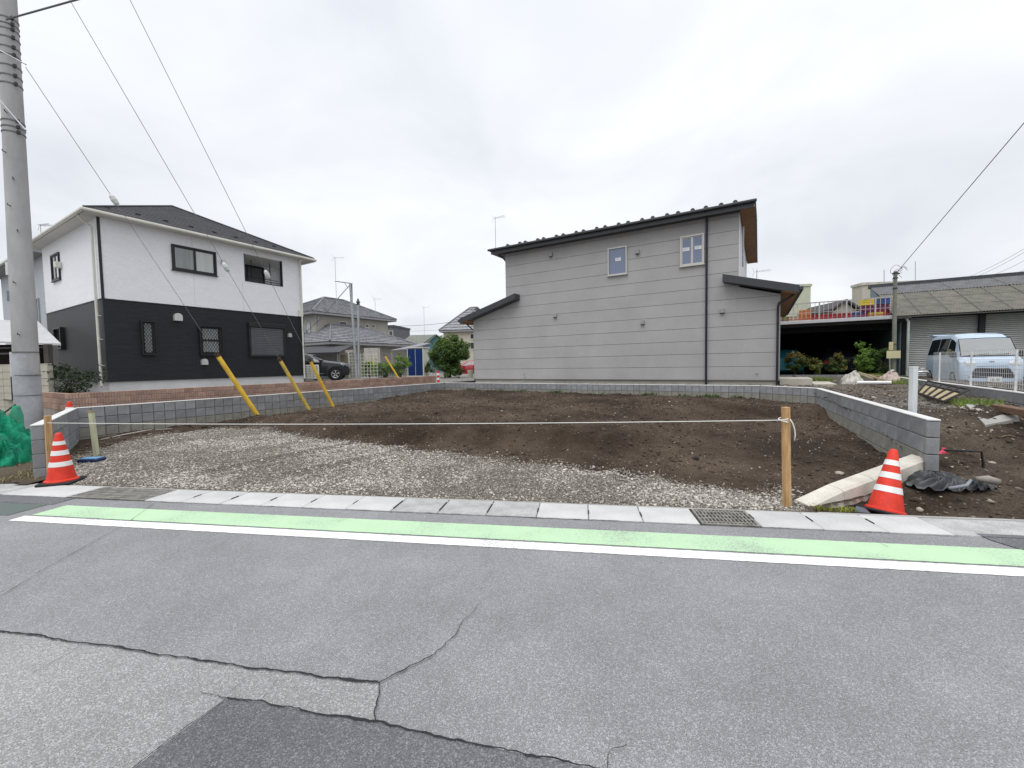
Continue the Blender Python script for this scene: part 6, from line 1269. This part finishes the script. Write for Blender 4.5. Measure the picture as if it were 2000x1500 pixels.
for i in range(6): wm.tube([D(-80, 880+i*9, 7.6)-nc, D(30, 800+i*12, 7.42)-nc], .003, 4)
wm.build('wires', STEEL, fr_)
# ================================================================ DRIVEWAY DEBRIS
def dz(x, y): return float(drive_h(np.array([x]), np.array([y]))[0])
def place(px, py, z): p = G(px, py, z); return Vector((p.x, p.y, dz(p.x, p.y)))
M_SACK = mat('sack_white', (.52, .50, .46), .8, var=.2, scale=8, bump=.5, bscale=15)
for px, py, r, h, c, lab in ((1664, 750, .38, .36, 1, 'crumpled off-white sack lying by the low shrub wall'), (1738, 748, .34, .34, 2, 'pinkish white sack heaped at the foot of the short pole')):
    p = place(px, py, .63); t = thing('rubble_sack', lab, 'sack', p); blob('sack', (0, 0, -.05), r, r*.8, h, M_SACK if c == 1 else mat('sack_pink', (.50, .41, .37), .8, var=.2, scale=8, bump=.5, bscale=15), c, .3, 16, 48, t, pw=2.2, freq=4); MB().tube([(0, 0, h*.8), (.05, 0, h+.06), (.12, .02, h+.05)], [.05, .03, .05], 8).build('tied_neck', M_SACK, t, smooth=True)
M_BRD = mat('scrap_board', (.40, .33, .22), .85, var=.2, scale=6, stretch=(1, 6, 6))
for i, (px, py, L_, rz, ry, w_, lab) in enumerate(((1690, 745, .75, 2.3, -.45, .22, 'pale scrap board leaning on the rubble between the sacks'), (1702, 747, .8, 2.1, -.35, .10, 'narrow scrap board lying across the rubble'), (1712, 746, .6, .3, .1, .18, 'short flat scrap board next to the pinkish sack'))):
    p = place(px, py, .65); t = thing('scrap_board', lab, 'board', p+Vector((0, 0, .17))); t.rotation_euler = (0, ry, rz); MB().cbox(-L_/2, L_/2, -w_/2, w_/2, -.02, .02, .003).build('board', M_BRD, t); MB().box(-L_/2+.05, -L_/2+.08, -w_/2, w_/2, .02, .04).build('batten', M_BRD, t)
a_, b_ = place(1674, 751, .64), place(1741, 752, .64); o = MB().tube([a_+Vector((0, 0, .07)), b_+Vector((0, 0, .08))], .055, 12).build('plastic_pipe', WHITE, smooth=50); tag(o, 'white plastic pipe lying in front of the rubble sacks', 'pipe')
tm_ = [place(1548, 741, .66), place(1578, 748, .65)]; o = MB().cbox(0, 1, -.06, .06, 0, .1, .01, lambda x, y, z: tuple(tm_[0].lerp(tm_[1], x)+Vector((y*.5, y, z+.1*(1-x))))).build('timber', m_('timber_brown', (.10, .06, .04), .9, var=.3)); tag(o, 'dark brown timber lying beside the concrete steps', 'timber')
# steel slatted frame tipped against the van wall
M_IRON = m_('frame_iron', (.035, .028, .026), .8, var=.3, scale=12); M_PLY = m_('frame_ply', (.40, .33, .20), .85, var=.15, scale=5)
c = [G(1792, 767, .66), G(1843, 784, .65), G(1893, 761, .80), G(1812, 744, .90)]; rk = thing('slatted_frame', 'tipped dark iron frame with pale boards between its bars beside the van wall', 'frame', c[0]); c = [q_-c[0] for q_ in c]
for i in range(4): MB().tube([c[i], c[(i+1) % 4]], .020, 6).build('frame_bar', M_IRON, rk)
mA, mB_ = c[3].lerp(c[0], .28), c[2].lerp(c[1], .28); MB().tube([mA, mB_], .018, 6).build('frame_bar', M_IRON, rk)
for i in range(1, 5):
    f = i/5; MB().tube([c[0].lerp(c[1], f), c[3].lerp(c[2], f)], .016, 6).build('cross_bar', M_IRON, rk)
for i in range(5):
    f0, f1 = i/5+.04, (i+1)/5-.04; p0, p1 = c[0].lerp(c[1], f0), c[0].lerp(c[1], f1); q0, q1 = mA.lerp(mB_, f0), mA.lerp(mB_, f1); dn = Vector((0, 0, -.012)); quadslab(MB(), [p0.lerp(q0, .08)+dn, p1.lerp(q1, .08)+dn, p1.lerp(q1, .92)+dn, p0.lerp(q0, .92)+dn], .012).build('slat', M_PLY, rk)
pa, pbx = G(1946, 798, .66), G(2040, 816, .66); pd = pbx-pa; o = MB().cbox(0, 1, -.07, .07, -.03, .07, .008, lambda x, y, z: tuple(pa+pd*x+Vector((-pd.y, pd.x, 0)).normalized()*y+Vector((0, 0, z)))).build('timber', mat('timber_old', (.17, .10, .065), .85, var=.3, scale=8, stretch=(1, 5, 5))); tag(o, 'old brown timber baulk lying beside the weeds below the van wall', 'timber')
cs_ = [place(x, y, .58)+Vector((0, 0, .035)) for x, y in ((1886, 806), (1925, 818), (1990, 816), (1980, 808))]; o = quadslab(MB(), cs_, .06).build('concrete_piece', m_('flat_concrete', (.36, .35, .33), .9, var=.1)); tag(o, 'flat grey concrete piece half buried in the soil heap', 'slab')
# black hoop frame with a pink ribbon
h0 = [D(1812, 866, 5.15), D(1822, 873, 5.1), D(1830, 878, 5.05), D(1880, 880, 5.0), D(1917, 882, 4.95), D(1920, 905, 4.95), D(1921, 925, 4.95)]; hf_ = thing('hoop_frame', 'bent black metal hoop sticking out of the soil with a pink ribbon', 'frame', h0[0]); MB().tube([q_-h0[0] for q_ in h0], .013, 8).build('hoop', BLACKM, hf_, smooth=40)
M_PNK = m_('ribbon_pink', (.75, .09, .16), .6, var=.1); rb = D(1837, 878, 5.03)-h0[0]; rm = MB()
for a_, l_ in ((-2.3, .07), (-.75, .08), (-1.4, .05), (.9, .03)): rm.add([rb+Vector((-.008, -.02, 0)), rb+Vector((.008, -.02, 0)), rb+Vector((math.cos(a_)*l_+.022, -.035, math.sin(a_)*l_)), rb+Vector((math.cos(a_)*l_-.022, -.02, math.sin(a_)*l_+.012))], [(0, 1, 2, 3)])
rm.build('ribbon', M_PNK, hf_)
M_BPL = mat('black_plastic', (.032, .036, .042), .42, var=.2, scale=9, spec=.6, bump=.6, bscale=14, col2=(.012, .013, .016))
bc = G(1850, 950, .10); bp = thing('plastic_sheet', 'crumpled black plastic sheeting half buried in the soil by the cone', 'plastic sheet', bc); blob('sheet_heap', (0, .12, -.03), .30, .20, .13, M_BPL, 12, .2, 40, 100, bp, pw=1.8, freq=2, ridge=.6); blob('sheet_tail', (.32, .05, -.03), .20, .12, .07, M_BPL, 13, .25, 30, 80, bp, pw=1.6, freq=2, ridge=.7)
MB().tube([(-.15, -.16, .03), (.02, -.17, .06), (.12, -.12, .10)], [.018, .016, .012], 8).build('hose_end', m_('hose_grey', (.22, .24, .27), .5), bp, smooth=True)
gpz = G(1935, 946, .14); o = MB().tube([gpz+Vector((-.10, .05, .05)), gpz+Vector((0, .02, .045)), gpz+Vector((.07, -.02, .03))], [.02, .045, .03], 10).build('stone_chunk', m_('chunk_grey', (.30, .27, .24), .9, var=.2), smooth=True); tag(o, 'long grey stone chunk beside the black plastic sheeting', 'stone')
p = G(1640, 922, .06); t = stones('pale_stone', np.array([[p.x, p.y, float(lot_h(np.array([p.x]), np.array([p.y]))[0])+.01]]), np.array([.062]), m_('stone_pale', (.42, .36, .30), .9, var=.1), .4, 77); tag(t, 'largest pale flat stone on the soil near the kerb', 'stone')
p = G(1590+85, 992, -.06); o = MB().add([G(1668, 1000, -.02), G(1700, 1002, -.02), G(1672, 988, .03), G(1690, 992, -.05)], [(0, 1, 2), (1, 3, 2)]).build('plastic_scrap', m_('scrap_blue', (.11, .13, .17), .4)); tag(o, 'small blue grey plastic scrap between the kerb and the leaning cone', 'plastic scrap')
rp_a = [G(196, 849, .22), G(240, 841, .24), G(290, 834, .25), G(335, 829, .26)]
o = MB().tube([Vector((q_.x, q_.y, float(lot_h(np.array([q_.x]), np.array([q_.y]))[0])+.015)) for q_ in rp_a], .012, 6).build('loose_rope', m_('rope_pale', (.5, .47, .42), .9, var=.2), smooth=True); tag(o, 'pale loose rope lying on the soil along the long block wall', 'rope')
# twigs
tw = MB(); rg = random.Random(4)
for i in range(90):
    if i < 45: x, y = rg.uniform(4.5, 10), rg.uniform(4.6, 8.5)
    else: x, y = rg.uniform(-5, 6), rg.uniform(6, 13)
    ok = float(sdist(np.array([x]), np.array([y]), DRIVE if i < 45 else LOT)[0]) > .15
    if not ok: continue
    z = (dz(x, y) if i < 45 else float(lot_h(np.array([x]), np.array([y]))[0]))+.012; a = rg.uniform(0, 3.14); l = rg.uniform(.06, .2); tw.tube([(x, y, z), (x+l*.5*math.cos(a), y+l*.5*math.sin(a), z+rg.uniform(0, .03)), (x+l*math.cos(a+.3), y+l*math.sin(a+.3), z)], .0028, 4)
tag(tw.build('twigs', m_('twig', (.34, .27, .17), .9, var=.2)), 'dry twigs and roots strewn over the soil', 'twigs', kind='stuff')
